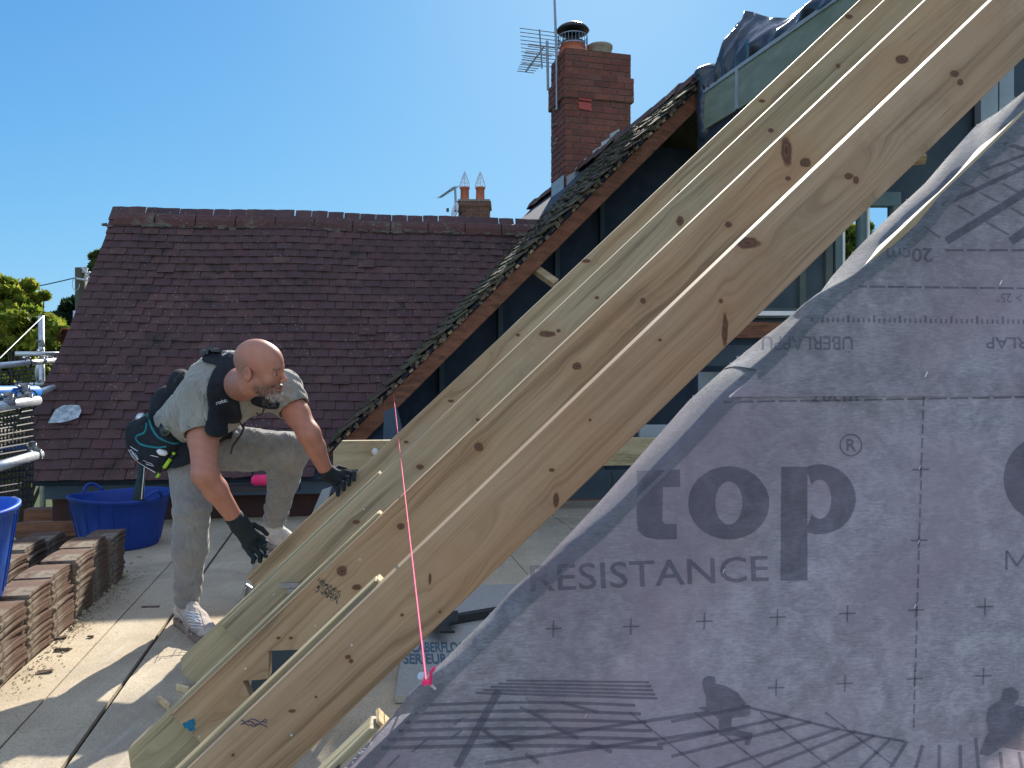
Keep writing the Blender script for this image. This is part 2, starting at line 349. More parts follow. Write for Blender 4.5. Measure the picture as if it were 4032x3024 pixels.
tr = t.n('BsdfTransparent'); mx = t.n('MixShader', i0=.5); t.l(t.b, mx.inputs[1]); t.l(tr, mx.inputs[2]); t.l(mx, t.t.nodes['Material Output'].inputs[0])
M['ink'] = t.mat
t = MT('black_polythene', .28, .5); v = t.co(); t.col((.035, .045, .065)); t.bump(t.noise(v, 5, 2, .5, 1.2), .5, .03); M['tarp'] = t.mat
t = MT('window_glass', .02, .5); t.col((.8, .9, .95)); t.b.inputs['Transmission Weight'].default_value = 1; t.b.inputs['IOR'].default_value = 1.02; M['glass'] = t.mat
t = MT('frosted_polythene', .4, .4); t.col(t.ramp(t.noise(t.co(), 22, 4), [(.4, (.30, .35, .40)), (.6, (.58, .64, .70))])); t.bump(t.noise(t.co(), 18, 4, .6, 1), 1.0, .02); M['scrap'] = t.mat
# ---------------- text helper ----------------
def text2d(s, size=1.0, bold=0.0, shear=0):
    cu = bpy.data.curves.new('t', 'FONT'); cu.body = s; cu.size = size; cu.offset = bold; cu.resolution_u = 3
    cu.shear = shear
    o = bpy.data.objects.new('t', cu); COL.objects.link(o)
    dg = bpy.context.evaluated_depsgraph_get(); ev = o.evaluated_get(dg); me = ev.to_mesh()
    V = np.array([tuple(v.co) for v in me.vertices]); F = [tuple(p.vertices) for p in me.polygons]
    ev.to_mesh_clear(); bpy.data.objects.remove(o); bpy.data.curves.remove(cu)
    V = V[:, :2]; lo = V.min(0); hi = V.max(0)
    return (V-lo)/(hi-lo), F
# ---------------- signed distance mesher ----------------
def surfnet(fn, lo, hi, h, step=4):
    lo = np.array(lo, float); n = np.maximum(((np.array(hi)-lo)/(h*step)).astype(int)+2, 2)
    cc = [lo[i]+(np.arange(n[i])+.5)*h*step for i in range(3)]
    G = np.stack(np.meshgrid(*cc, indexing='ij'), -1).reshape(-1, 3)
    d = fn(G).reshape(n)
    act = np.abs(d) < h*step*1.9
    N = n*step
    val = np.repeat(np.repeat(np.repeat(d, step, 0), step, 1), step, 2).astype(np.float32)
    am = np.repeat(np.repeat(np.repeat(act, step, 0), step, 1), step, 2)
    idx = np.argwhere(am); P = lo+(idx+.5)*h
    out = np.empty(len(P), np.float32)
    for a in range(0, len(P), 400000): out[a:a+400000] = fn(P[a:a+400000])
    val[am] = out
    s = val < 0
    acc = np.zeros(tuple(N-1)+(3,), np.float32); cnt = np.zeros(tuple(N-1), np.float32)
    cs = [(i, j, k) for i in (0, 1) for j in (0, 1) for k in (0, 1)]
    sl = lambda c: tuple(slice(c[i], N[i]-1+c[i]) for i in range(3))
    for a in cs:
        for ax in range(3):
            if a[ax]: continue
            b = list(a); b[ax] = 1; va = val[sl(a)]; vb = val[sl(b)]; cr = (va < 0) != (vb < 0)
            tt = np.where(cr, va/(va-vb+1e-12), 0)
            for q in range(3):
                acc[..., q] += np.where(cr, a[q]+(tt if q == ax else 0), 0)
            cnt += cr
    has = cnt > 0; vid = -np.ones(has.shape, int); vid[has] = np.arange(has.sum())
    ci = np.argwhere(has); V = lo+(ci+.5+acc[has]/cnt[has][:, None])*h
    F = []
    for ax in range(3):
        b = [slice(0, N[i]) for i in range(3)]; b1 = list(b); b[ax] = slice(0, N[ax]-1); b1[ax] = slice(1, N[ax])
        s0 = s[tuple(b)]; s1 = s[tuple(b1)]; e = np.argwhere(s0 != s1)
        o1, o2 = [(1, 2), (2, 0), (0, 1)][ax]
        ok = (e[:, o1] > 0) & (e[:, o2] > 0) & (e[:, o1] < N[o1]-1) & (e[:, o2] < N[o2]-1); e = e[ok]
        def g(d1, d2):
            q = e.copy(); q[:, o1] -= d1; q[:, o2] -= d2; return vid[q[:, 0], q[:, 1], q[:, 2]]
        quad = np.stack([g(1, 1), g(0, 1), g(0, 0), g(1, 0)], 1)
        flip = ~s0[e[:, 0], e[:, 1], e[:, 2]]; quad[flip] = quad[flip][:, ::-1]; F.append(quad)
    F = np.concatenate(F); F = F[(F >= 0).all(1)]
    return V, F
def capsule(p, a, b, ra, rb, w=None, k=1.0):
    a = np.array(a, float); b = np.array(b, float); q = p-a; ba = b-a
    if w is not None:
        w = unit(w); q = q-np.outer(q@w, w)*(1-1/k); ba = ba-w*np.dot(ba, w)*(1-1/k)
    t_ = np.clip(q@ba/np.dot(ba, ba), 0, 1); return np.linalg.norm(q-np.outer(t_, ba), axis=1)-(ra+(rb-ra)*t_)
def ellip(p, c, r, R=None):
    q = p-np.array(c); q = q@np.array(R).T if R is not None else q
    r = np.array(r); k0 = np.linalg.norm(q/r, axis=1)+1e-9; k1 = np.linalg.norm(q/(r*r), axis=1)+1e-9; return k0*(k0-1)/k1
def smin(a, b, k):
    h = np.clip(.5+.5*(b-a)/k, 0, 1); return b+(a-b)*h-k*h*(1-h)
def smax(a, b, k): return -smin(-a, -b, k)
def wr(p, d, f, seed=0, warp=.03):
    d = unit(d); rs = np.random.default_rng(seed); k1, k2, k3 = rs.normal(0, 1, (3, 3))
    ph = p@d*f + 2.0*np.sin(p@k1*9+seed) + 1.3*np.sin(p@k2*17+1.7*seed) + .6*np.sin(p@k3*34)
    cr = (1-np.abs(np.sin(ph*.5+1)))**4
    return (np.maximum(np.sin(ph), -.3)*.6+cr*1.1)*(0.6+.4*np.sin(p@k3*7+seed))
def sdf_obj(name, fn, lo, hi, h, mat, parent, tint=None, origin=None):
    V, F = surfnet(fn, lo, hi, h); mb = MB()
    mb.v = [tuple(x) for x in V]; mb.n = len(V); mb.f = [tuple(int(i) for i in f) for f in F]; mb.m = [0]*len(F)
    o = mb.build(name, mat, parent, origin=origin, smooth=True)
    if tint is not None:
        at_ = o.data.color_attributes.new('tint', 'FLOAT_COLOR', 'POINT')
        cols = np.concatenate([tint(V), np.ones((len(V), 1))], 1).astype(np.float32); at_.data.foreach_set('color', cols.ravel())
    return o
#@@SETTING
# ================= SETTING =================
g = MB(); g.add([(-600, -200, -5.2), (600, -200, -5.2), (600, 1500, -5.2), (-600, 1500, -5.2)], [(0, 1, 2, 3)])
tag(g.build('ground', M['ground']), kind='structure')
# deck of chipboard sheets, joints run away from the camera
rD, eD = fr(12.0)
fA = floor_pt(173.7, 613.4); fB = floor_pt(168.6, 565.2)
cA, cB = np.dot(fA, rD), np.dot(fB, rD); wb = cA-cB
dk = MB()
def slab(c0, c1, y0, y1, zt, th, mb, m=0, ms=1):
    P = [rD*c0+eD*y0, rD*c1+eD*y0, rD*c1+eD*y1, rD*c0+eD*y1]
    P = [A3(p[0], p[1], zt-th) for p in P]
    b = mb.n; mb.prism(P, A3(0, 0, th), m)
xs = [cB-wb*3.1, cB-wb*1.55, cB, cA, cA+.60, cA+1.2, cA+1.8, cA+2.4, cA+3.0, cA+3.6]
offs = [.3, .9, .1, .7, 1.1, .4, 0, .8, .2, .5]
for i in range(len(xs)-1):
    gp = .008 if abs(xs[i+1]-cA) < 1e-6 else .004
    gl = .008 if abs(xs[i]-cA) < 1e-6 else .003
    ys = [-.6] + [offs[i]+k*2.4+.2 for k in range(-1, 3) if -.3 < offs[i]+k*2.4+.2 < 5.9] + [6.5]
    for a, b in zip(ys[:-1], ys[1:]):
        slab(xs[i]+gl, xs[i+1]-gp, a+.001, b-.001, random.uniform(-.002, .0), .018, dk)
dko = dk.build('deck', [M['deck']], bevel=.0015); tag(dko, kind='structure')
db = MB(); db.box(rD*((xs[0]+xs[-1])/2)+eD*3.0+A3(0, 0, -.20), (xs[-1]-xs[0]-.02, 7.1, .3), np.array([rD, eD, Z]))
tag(db.build('deck_base', M['dark']), kind='structure')

# ---- old tiled roof that faces the camera ----
rP, eP = fr(8.0); phP = radians(55); sP = eP*cos(phP)+Z*sin(phP); nP = unit(np.cross(rP, sP))
E0 = J(33, 483, 6.1); LP = 3.02*K
rQ, eQ = fr(14.3); thQ = radians(44.7); dQ = rQ*cos(thQ)+Z*sin(thQ); nQ = unit(np.cross(dQ, eQ))
B0 = hit(324, 451, E0, nP)
vv = np.array([205, 241, 362, 431, 458, 490]); uu = np.array([113, 106, 60, 26, 28, 28])
roof = empty('tiled_roof', E0, 'old plum-brown plain clay tile roof behind the bending man', 'roof')
ng = 32; ga = LP/ng; tw = .152
tl = MB()
def tile(mb, o, r, s, n, w, L, th, lift, tilt, jit=.0015, m=0):
    # one plain tile: lower edge at o, slightly cambered
    R = [r, s, n]; vs = []
    for (a, b) in ((0, 0), (.5, 0), (1, 0), (0, 1), (.5, 1), (1, 1)):
        cam_ = .0035*(1-abs(2*a-1))
        z0 = lift*(1-b)+tilt*b+cam_
        for dz in (0, -th): vs.append(np.array(o)+r*(a-.5)*w+s*b*L+n*(z0+dz)+rng.uniform(-jit, jit, 3))
    fs = [(0, 2, 8, 6), (2, 4, 10, 8), (1, 7, 9, 3), (3, 9, 11, 5), (0, 1, 3, 2), (2, 3, 5, 4), (6, 8, 9, 7), (8, 10, 11, 9), (0, 6, 7, 1), (4, 5, 11, 10)]
    mb.add(vs, fs, m)
sag = lambda x, t: .012*sin(x*1.7+t*2)+.008*sin(x*4.1+1)
for i in range(ng):
    t_ = i*ga; P = E0+sP*t_; v_ = px(P)[1]; ul = np.interp(v_, vv, uu); xl = np.dot(hit(ul, v_, E0, nP)-E0, rP)
    x = xl + (0 if i % 2 else .5*tw) - .01
    first = True
    if i % 2 == 0: xs_ = [(x-.5*tw+tw*.25, tw*.5)]
    else: xs_ = []
    k = 0
    while True:
        xc = x+tw*(k+.5); k += 1
        if xc > 5: break
        xs_.append((xc, tw))
    lj = rng.normal(0, .0015)
    for xc, w in xs_:
        o = E0+rP*xc+sP*(t_+rng.normal(0, .0022)+lj)
        if np.dot(o+sP*ga-B0, nQ) < -.03: break
        o = o+nP*(sag(xc, t_))
        slip = 0
        if i in (6, 7) and xc < xl+.5 and rng.random() < .5: slip = -.05
        aw = rng.normal(0, .012)+(rng.normal(0,.05) if rng.random()<.02 else 0)
        if rng.random() < .012: slip = -rng.uniform(.01,.03)
        r2 = unit(rP+sP*aw); s2 = unit(sP-rP*aw)
        tile(tl, o+sP*slip, r2, s2, nP, w-.003-rng.random()*.002, ga*2.2, .011, .026+rng.normal(0, .0012)+(.012 if slip else 0), .004)
tl.build('tile_covering', M['tile'], roof)
# slate battening board below so nothing shows through
bb = MB(); pts = [E0+rP*(-.0), E0+rP*2.6, E0+rP*2.6+sP*LP, E0+rP*0.05+sP*LP]
bb.prism([p-nP*.03 for p in pts], -nP*.02); bb.build('roof_boarding', M['dark'], roof)
# ridge tiles
rd = MB(); x = .05; T0 = E0+sP*LP; Lr = .36; kk = 0
while x < 4.05*K+.2:
    a = T0+rP*(x)+A3(0, 0, sag(x, 3)*.8-.035); b = T0+rP*(x+Lr-.008)+A3(0, 0, sag(x+Lr, 3)*.8-.035+rng.normal(0, .002))
    for q0, q1 in ((a, b),):
        prof = [(-.115, -.085), (-.105, -.02), (-.065, .03), (0, .05), (.065, .03), (.105, -.02), (.115, -.085), (.1, -.085), (.09, -.02), (0, .03), (-.09, -.02), (-.1, -.085)]
        A_ = [q0+eP*p[0]+Z*p[1] for p in prof]; n_ = len(prof)
        Bq = [q1+eP*p[0]+Z*p[1] for p in prof]
        rd.add(A_+Bq, [(i, (i+1) % n_, n_+(i+1) % n_, n_+i) for i in range(n_)]+[tuple(range(n_))[::-1], tuple(range(n_, 2*n_))])
    x += Lr; kk += 1
rd.build('ridge', M['tile_ridge'], roof, bevel=.004)
md = MB()
for k in range(70):
    xx = rng.uniform(-.1, 3.8); c = T0+rP*xx-eP*.112+Z*(-.115+rng.normal(0, .006)); md.box(c, (rng.uniform(.03, .09), .03, rng.uniform(.012, .025)), np.array([rP, eP, Z]), jit=.006)
md.build('ridge_bedding', simple('dark_bedding', (.09, .07, .06), (.14, .12, .1), 20, bump=.5), roof)
fa = MB(); RP3 = np.array([rP, eP, Z])
fa.box(E0+rP*2.0+eP*.075-Z*.068, (3.9, .022, .13), RP3); fa.build('fascia', M['dark2'], roof)
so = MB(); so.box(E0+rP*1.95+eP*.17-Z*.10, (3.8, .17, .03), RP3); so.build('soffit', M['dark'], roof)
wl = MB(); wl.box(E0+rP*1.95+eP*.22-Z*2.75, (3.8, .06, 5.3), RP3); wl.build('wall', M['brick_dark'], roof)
gb = MB(); gb.prism([E0+rP*.12+eP*.2-Z*.15, E0+rP*.12+eP*3.4-Z*.15, T0+rP*.12-Z*.15], rP*.05); gb.build('gable_end', M['brick'], roof)
bs = MB(); sR = -eP*cos(phP)+Z*sin(phP); bs.prism([T0+rP*.0-Z*.06, T0+rP*5.2-Z*.06, T0+rP*5.2-Z*.06-sR*2.9, T0+rP*0-Z*.06-sR*2.9], A3(0, 0, -.04)); bs.build('rear_slope', M['tile'], roof)

# ---- side roof with the cut verge and its red-brown verge rafter ----
roof2 = empty('side_roof', B0, 'mossy tiled roof slope rising to the right with cut ragged verge under the brick chimney', 'roof')
LQ = 4.92*K; gq = .088; t2 = MB(); nrow = int(LQ/gq)
for i in range(nrow+1):
    for k in range(36):
        yy = (k+.5*(i % 2))*tw
        o = B0+dQ*(i*gq+rng.normal(0, .002))+eQ*(yy-.03*rng.random())
        if np.dot(o-E0, nP) < .0-.10 : continue
        aw = rng.normal(0, .02)
        tile(t2, o+nQ*(rng.normal(0, .002)), unit(eQ*-1+dQ*aw), dQ, nQ, tw-.004, gq*2.2, .012, .034+rng.normal(0, .003), .008, jit=.003)
t2.build('tile_covering', M['tile_moss'], roof2)
bb = MB(); bb.prism([B0+dQ*0, B0+dQ*LQ, B0+dQ*LQ+eQ*5.4, B0+eQ*5.4], nQ*-.03); bb.v = [tuple(A3(*p)-nQ*.012) for p in bb.v]; bb.build('roof_boarding', M['dark'], roof2)
vr = MB(); vr.prism([B0-dQ*.12-nQ*.05, B0+dQ*(LQ+.05)-nQ*.05, B0+dQ*(LQ+.05)-nQ*.17, B0-dQ*.12-nQ*.17], eQ*.05); vr.build('verge_rafter', M['timber_r'], roof2, bevel=.004)
bt = MB()
for i in range(nrow):
    if rng.random() < .35: continue
    L_ = rng.uniform(-.02, .045); c = B0+dQ*(i*gq+.05)-nQ*.033-eQ*(L_/2-.02)
    bt.box(c, (.034, L_+.04, .022), np.array([dQ, eQ, nQ]), jit=.003)
bt.build('batten_ends', M['timber'], roof2)
mo = MB()
for i in range(170):
    t_ = rng.uniform(0, LQ); c = B0+dQ*t_+nQ*rng.uniform(-.04, .0)-eQ*rng.uniform(-.01, .025); s_ = rng.uniform(.012, .034)
    mo.box(c, (s_*1.3, s_, s_), np.array([dQ, eQ, nQ]), jit=s_*.3)
mo.build('verge_mortar', simple('dirty_bedding', (.14, .11, .09), (.26, .2, .15), 30, bump=.8), roof2)
rg = MB(); R0 = B0+dQ*(LQ+.02); y = -.02
while y < 5.2:
    a = R0+eQ*y; b = R0+eQ*(y+.3)
    prof = [(-.11, -.06), (-.06, .035), (0, .055), (.06, .035), (.11, -.06)]
    rl = rng.normal(0, .012)
    n_ = 5; rg.add([a+rQ*p[0]+Z*(p[1]+rl+.01) for p in prof]+[b+rQ*p[0]+Z*(p[1]+rl*.3) for p in prof], [(i, i+1, n_+i+1, n_+i) for i in range(4)]+[(0, 1, 2, 3, 4)[::-1], (5, 6, 7, 8, 9)]); y += .3
rg.build('ridge', M['tile_ridge'], roof2)
lw = MB()  # far gable slope falling away to the right
dR = rQ*cos(thQ)-Z*sin(thQ); lw.prism([R0, R0+dR*.9, R0+dR*.9+eQ*5.3, R0+eQ*5.3], A3(0, 0, -.05)); lw.build('rear_slope', M['tile_moss'], roof2)

# ---- dark loft wall below the verge, with an added unseen opening placed to let sun in ----
lf = empty('loft_wall', B0+eQ*.8*K, 'boarded loft wall under the cut verge, its shade coloured blue-black', 'wall')
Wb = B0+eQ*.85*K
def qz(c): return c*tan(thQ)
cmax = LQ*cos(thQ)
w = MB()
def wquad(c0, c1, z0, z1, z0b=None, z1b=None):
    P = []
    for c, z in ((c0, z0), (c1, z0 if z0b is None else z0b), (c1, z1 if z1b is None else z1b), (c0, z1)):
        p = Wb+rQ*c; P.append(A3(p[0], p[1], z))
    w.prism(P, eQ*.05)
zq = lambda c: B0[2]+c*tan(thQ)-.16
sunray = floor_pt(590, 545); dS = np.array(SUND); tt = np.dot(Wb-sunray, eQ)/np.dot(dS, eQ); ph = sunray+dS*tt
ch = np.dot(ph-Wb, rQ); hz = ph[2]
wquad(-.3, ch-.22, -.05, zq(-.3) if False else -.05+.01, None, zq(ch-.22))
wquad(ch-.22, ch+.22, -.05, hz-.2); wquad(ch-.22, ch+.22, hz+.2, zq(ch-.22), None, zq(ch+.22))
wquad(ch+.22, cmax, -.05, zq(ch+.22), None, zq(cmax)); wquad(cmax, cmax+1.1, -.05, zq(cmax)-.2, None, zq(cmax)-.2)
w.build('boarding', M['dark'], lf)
st = MB()
for c in (.5, 1.05, 1.6, 2.15, 2.6):
    p = Wb+rQ*c-eQ*.035; st.box(A3(p[0], p[1], (zq(c)-.1)/2), (.045, .06, zq(c)-.1), np.array([rQ, eQ, Z]))
st.build('stud', M['dark2'], lf)
s2 = MB(); a = J(518, 257, 7.2); b = J(556, 284, 7.0); s2.tube([a, a*.0+b], .045, 4)
o = s2.build('strut', M['timber'], lf)

# ---- raised dormer upstand on the ridge, with black plastic over it ----
ck = empty('dormer_cheek', J(711, 100, 7.3), 'grey-green boarded dormer cheek standing on the ridge at the top', 'dormer wall')
a0 = J(700, 92.3, 7.35); rC, eC = fr(15.0); zt = J(710.6, 92.3, 7.3)[2]
def ckp(s, z): p = a0-eC*s; return A3(p[0], p[1], z)
for (s0, s1, nm) in ((0, .62, 'panel'), (.63, 3.4, 'panel')):
    c = MB(); c.prism([ckp(s0, zt-.33), ckp(s1, zt-.33), ckp(s1, zt-.02), ckp(s0, zt-.02)], rC*.03); c.build(nm, M['teal'], ck)
c = MB(); c.prism([ckp(0, zt-.02), ckp(3.4, zt-.02), ckp(3.4, zt+.01), ckp(0, zt+.01)], rC*.06); c.v = [tuple(A3(*p)-rC*.012) for p in c.v]; c.build('capping', M['greyboard'], ck)
c = MB(); c.box(ckp(.61, zt-.17)-rC*.006, (.02, .03, .32), np.array([rC, eC, Z])); c.build('joint_strip', M['greyboard'], ck)
c = MB(); c.prism([ckp(-.1, zt-1.3), ckp(3.4, zt-.75), ckp(3.4, zt-.328), ckp(-.1, zt-.328)], rC*.03); c.v = [tuple(A3(*p)+rC*.03) for p in c.v]; c.build('lower_boarding', M['dark'], ck)
# black plastic: silhouette from the photo raised above the cheek, real depth behind it
sil = [(718.5, 66), (723, 45.7), (730, 26), (738.8, 9.7), (747.6, 11.4), (761.6, 16.7), (781, 16.7), (805.6, 0), (835, -22), (880, -45)]
nC = rC
def onck(u, v, off=0.0): return hit(u, v, a0+rC*off, nC)
G = []; NU, NV = 60, 16
for i in range(NU):
    q = i/(NU-1)*(len(sil)-1); k = min(int(q), len(sil)-2); f_ = q-k
    top = onck(sil[k][0]*(1-f_)+sil[k+1][0]*f_, sil[k][1]*(1-f_)+sil[k+1][1]*f_, .12)
    bot = ckp(min(3.3, max(.0, -np.dot(top-a0, eC))), zt+.0)
    row = []
    for j in range(NV):
        t_ = j/(NV-1); p = bot*(1-t_)+top*t_
        bulge = -.10*sin(pi*min(1, t_*1.1))*(.7+.3*sin(i*.35+2)) + .03*abs(sin(i*.42+j*.25))+.018*sin(i*.9-j*.5)
        p = p+rC*(bulge*(1-.3*t_)+.05*t_-.02*(1-t_)); row.append(p)
    for j in range(NV-1, -1, -3):
        p = row[j]; b2 = row[j]+rC*(.45+.05*sin(i*1.1)); b2 = A3(b2[0], b2[1], b2[2]-.12); row.append(b2)
    G.append(row)
tp = MB(); nr = len(G[0])
for r_ in G: tp.add(r_, [])
for i in range(NU-1):
    for j in range(nr-1): tp.f.append((i*nr+j, (i+1)*nr+j, (i+1)*nr+j+1, i*nr+j+1)); tp.m.append(0)
tp.f.append(tuple(range(nr))); tp.m.append(0)
o = tp.build('plastic_sheet', M['tarp'], None, origin=ckp(.5, zt), smooth=True); tag(o, 'crumpled black plastic sheeting draped over the dormer cheek', 'plastic sheet')
bx = sdf_obj('wrapped_post', lambda p: smin(capsule(p, J(707, 83, 7.35), J(707, 132, 7.35), .095, .085), ellip(p, J(708, 74, 7.35), (.12, .11, .08)), .05)+.008*np.sin(p@A3(30, 22, 17))*np.sin(p@A3(-9, 20, 31)),
             J(707, 83, 7.35)-A3(.3, .3, .75), J(707, 83, 7.35)+A3(.3, .3, .4), .018, M['tarp'], None, origin=J(707, 120, 7.35))
tag(bx, 'black plastic wrapped post end at the top of the mossy roof slope', 'wrapped post')

# ---- brick chimneys ----
def brick_stack(mb, mo, c, w, d, z0, z1, r, e, bl, bh, bd=None):
    RR = np.array([r, e, Z]); mo.box(c+r*w/2+e*d/2+Z*(z0+z1)/2-Z*c[2]*1, (w-.02, d-.02, z1-z0), RR)
    nz = int(round((z1-z0)/bh)); bh = (z1-z0)/nz
    for i in range(nz):
        z = z0+(i+.5)*bh
        for (o, dr, nn, L) in ((c, r, e, w), (c+r*w, e, -r, d), (c+r*w+e*d, -r, -e, w), (c+e*d, -e, r, d)):
            x = -bl*.5*(i % 2); 
            while x < L-1e-3:
                a, b = max(0, x), min(L, x+bl); x += bl
                if b-a < bl*.2: continue
                q = A3(o[0], o[1], 0)+dr*((a+b)/2)+nn*.05+Z*z-nn*rng.uniform(0, .004)
                mb.box(q, (b-a-.010, .10, bh-.010), np.array([dr, nn, Z]), jit=.0015)
chx = empty('chimney', J(600, 190, 9.7), 'tall red brick chimney with corbelled top and stepped lead flashing rising through the mossy roof', 'chimney')
cc = hit(564.7, 186, B0, nQ); bk, mm = MB(), MB(); ztop = (H+(370.6-50)/FPX*cc[1])
W_, D_ = .89, .58; kz = ztop-.43
cbase = A3(cc[0], cc[1], 0)
brick_stack(bk, mm, cbase, W_, D_, 1.2, ztop-.62, rQ, eQ, .205, .078)
brick_stack(bk, mm, cbase-rQ*.03-eQ*.03, W_+.06, D_+.06, ztop-.62, ztop-.31, rQ, eQ, .205, .078)
brick_stack(bk, mm, cbase-rQ*.0-eQ*.0, W_+.0, D_+.0, ztop-.31, ztop, rQ, eQ, .205, .078)
bk.build('brickwork', M['brick'], chx); mm.build('mortar_joints', M['mortar'], chx)
fl = MB(); fl.prism([cbase+Z*ztop, cbase+rQ*W_+Z*ztop, cbase+rQ*W_+eQ*D_+Z*ztop, cbase+eQ*D_+Z*ztop], Z*.03)
for k, p in enumerate(fl.v[4:]): fl.v[4+k] = tuple(A3(*p)*.0+(A3(*p)+(cbase+rQ*W_/2+eQ*D_/2+Z*(ztop+.03)-A3(*p))*.3))
fl.build('flaunching', M['mortar'], chx)
zb = ztop+.02
p1 = MB(); c1 = cbase+rQ*.20+eQ*.28+Z*zb; p1.lathe([(.19, -.02), (.19, .05), (.165, .07), (.155, .08), (.155, .10), (.17, .11), (.165, .13), (.12, .13)], c1, 28); po = p1.build('chimney_pot', M['clay'], chx, smooth=True)
cw = MB(); cw.lathe([(.155, .13), (.16, .17), (.11, .20), (.10, .21)], c1, 28); 
for k in range(6):
    a = 2*pi*k/6; q = c1+A3(cos(a), sin(a), 0)*.12; cw.tube([q+Z*.17, q+Z*.33], .007, 5)
cw.lathe([(.11, .315), (.20, .31), (.215, .325), (.19, .36), (.13, .40), (.06, .42), (.0, .425)], c1, 28)
cw.build('cowl', M['blackp'], chx, smooth=True)
gd = MB()
for k in range(26):
    a = 2*pi*k/26; q = c1+A3(cos(a), sin(a), 0)*.19; gd.tube([q+Z*.12, q+Z*.25], .004, 4)
gd.lathe([(.192, .12), (.192, .132)], c1, 28); gd.lathe([(.192, .24), (.192, .252)], c1, 28); gd.build('wire_guard', M['alu'], chx)
p2 = MB(); c2 = cbase+rQ*.57+eQ*.28+Z*zb; p2.lathe([(.16, -.02), (.155, .12), (.17, .13), (.17, .16), (.14, .16), (.14, .0)], c2, 28); p2.build('chimney_pot', M['buff'], chx, smooth=True)
fs_ = MB()
for k in range(6):
    x0 = .02+k*.115; q = cc+rQ*x0-eQ*.012; z0 = cc[2]+x0*tan(thQ)-.06
    b0 = A3(q[0], q[1], z0); fs_.prism([b0, b0+rQ*.15+Z*.10, b0+rQ*.13+Z*.24, b0+Z*.16], -eQ*.006)
q = cc-rQ*.012-Z*.12; fs_.prism([q+Z*.02, q+Z*.26, q+eQ*.5+Z*.26, q+eQ*.5+Z*.02], -rQ*.006)
q2 = cc-eQ*.02-Z*.10; fs_.prism([q2, q2-dQ*.22-eQ*.0, q2-dQ*.14-eQ*.22, q2+dQ*.1-eQ*.2], nQ*.01)
fs_.build('flashing', M['lead'], chx)
pk = MB(); q = cc+rQ*.27-eQ*.006; z = H+(370.6-102)/FPX*cc[1]
for dz in (-.05, .06): pk.box(A3(q[0], q[1], z+dz), (.17, .012, .09), np.array([rQ, eQ, Z]), jit=.012)
pk.build('pink_brick_face', simple('bright_red_brick', (.34, .06, .05), (.42, .08, .065), 20), chx)
sp = MB()  # spalled brick scraps and ties on the left arris
for z, L_ in ((102, .06), (118, .07), (137, .06), (133, .03)):
    sp = MB(); zz = H+(370.6-z)/FPX*cc[1]; q = cbase+eQ*.3; sp.tube([A3(q[0], q[1], zz), A3(q[0], q[1], zz)-rQ*L_-Z*.03], .018, 5); sp.build('wall_tie', M['mortar'], chx)
# far chimney with a house
hs = empty('neighbour_house', (-1.2, 20.5, -5.2), 'distant house beyond the tiled roof, mostly hidden', 'house')
h_ = MB(); h_.box((-1.2, 21.5, -2), (9, 7, 6.4)); h_.build('wall', M['brick_far'], hs)
h_ = MB(); h_.prism([(-5.9, 17.8, 1.1), (-5.9, 25.2, 1.1), (-5.9, 21.5, 3.9)], A3(9.4, 0, 0)); h_.build('roof', M['tile'], hs)
ch2 = empty('chimney', J(473, 219, 20), 'small distant brown brick chimney with two terracotta pots above the old roof ridge', 'chimney')
bk, mm = MB(), MB(); zf = J(473, 201, 20)[2]; cx = J(458.5, 201, 20); Wf = .74
ex, ey = A3(1, 0, 0), A3(0, 1, 0)
brick_stack(bk, mm, A3(cx[0], cx[1], 0), Wf, .5, 1.6, zf-.13, ex, ey, .21, .075)
brick_stack(bk, mm, A3(cx[0]-.035, cx[1]-.035, 0), Wf+.07, .57, zf-.13, zf, ex, ey, .21, .075)
bk.build('brickwork', M['brick_far'], ch2); mm.build('mortar_joints', simple('pale_mortar', (.3, .28, .25), (.38, .35, .31), 20), ch2)
c_ = MB(); c_.box((cx[0]+Wf/2, cx[1]+.25, zf+.02), (Wf+.02, .5, .05)); c_.build('flaunching', M['mortar'], ch2)
for du in (464.4, 480):
    q = A3((du-512)/FPX*cx[1]*1.0, cx[1]+.2, zf+.04); p_ = MB(); p_.lathe([(.115, 0), (.105, .08), (.1, .28), (.12, .29), (.12, .33), (.09, .33)], q, 20); p_.build('chimney_pot', M['clay'], ch2, smooth=True)
    wcow = MB()
    for k in range(12):
        a = 2*pi*k/12; wcow.tube([q+Z*.33+A3(cos(a), sin(a), 0)*.13, q+Z*.42+A3(cos(a), sin(a), 0)*.11, q+Z*.60+A3(cos(a), sin(a), 0)*.05, q+Z*.72], .006, 4)
    for z_, r_ in ((.34, .13), (.45, .10), (.55, .065)): wcow.lathe([(r_, z_), (r_, z_+.012)], q, 16)
    wcow.build('wire_cowl', M['steel'], ch2)
# aerials
def yagi(name, base, mast, boom, n, el, d_el, label, ref=None, rr=.008, group=None):
    t_ = empty(name, base, label, 'aerial')
    m_ = MB(); m_.tube(mast, rr*1.5, 7); m_.build('mast', M['alu'], t_)
    m_ = MB(); m_.tube(boom, rr, 6); a, b = np.array(boom[0]), np.array(boom[1]); 
    for k in range(n):
        f_ = k/(n-1); q = a*(1-f_)+b*f_; L_ = el[0]*(1-f_)+el[1]*f_; m_.tube([q-unit(d_el)*L_/2, q+unit(d_el)*L_/2], rr*.45, 4)
    m_.build('boom', M['alu'], t_)
    if ref: 
        m_ = MB(); c, dv, L_, n2, e2 = ref; m_.tube([c-unit(dv)*L_/2, c+unit(dv)*L_/2], rr*.9, 5)
        for k in range(n2):
            q = c-unit(dv)*L_/2+unit(dv)*L_*(k+.3)/n2; m_.tube([q-unit(d_el)*e2/2, q+unit(d_el)*e2/2], rr*.45, 4)
        m_.build('reflector', M['alu'], t_)
    return t_
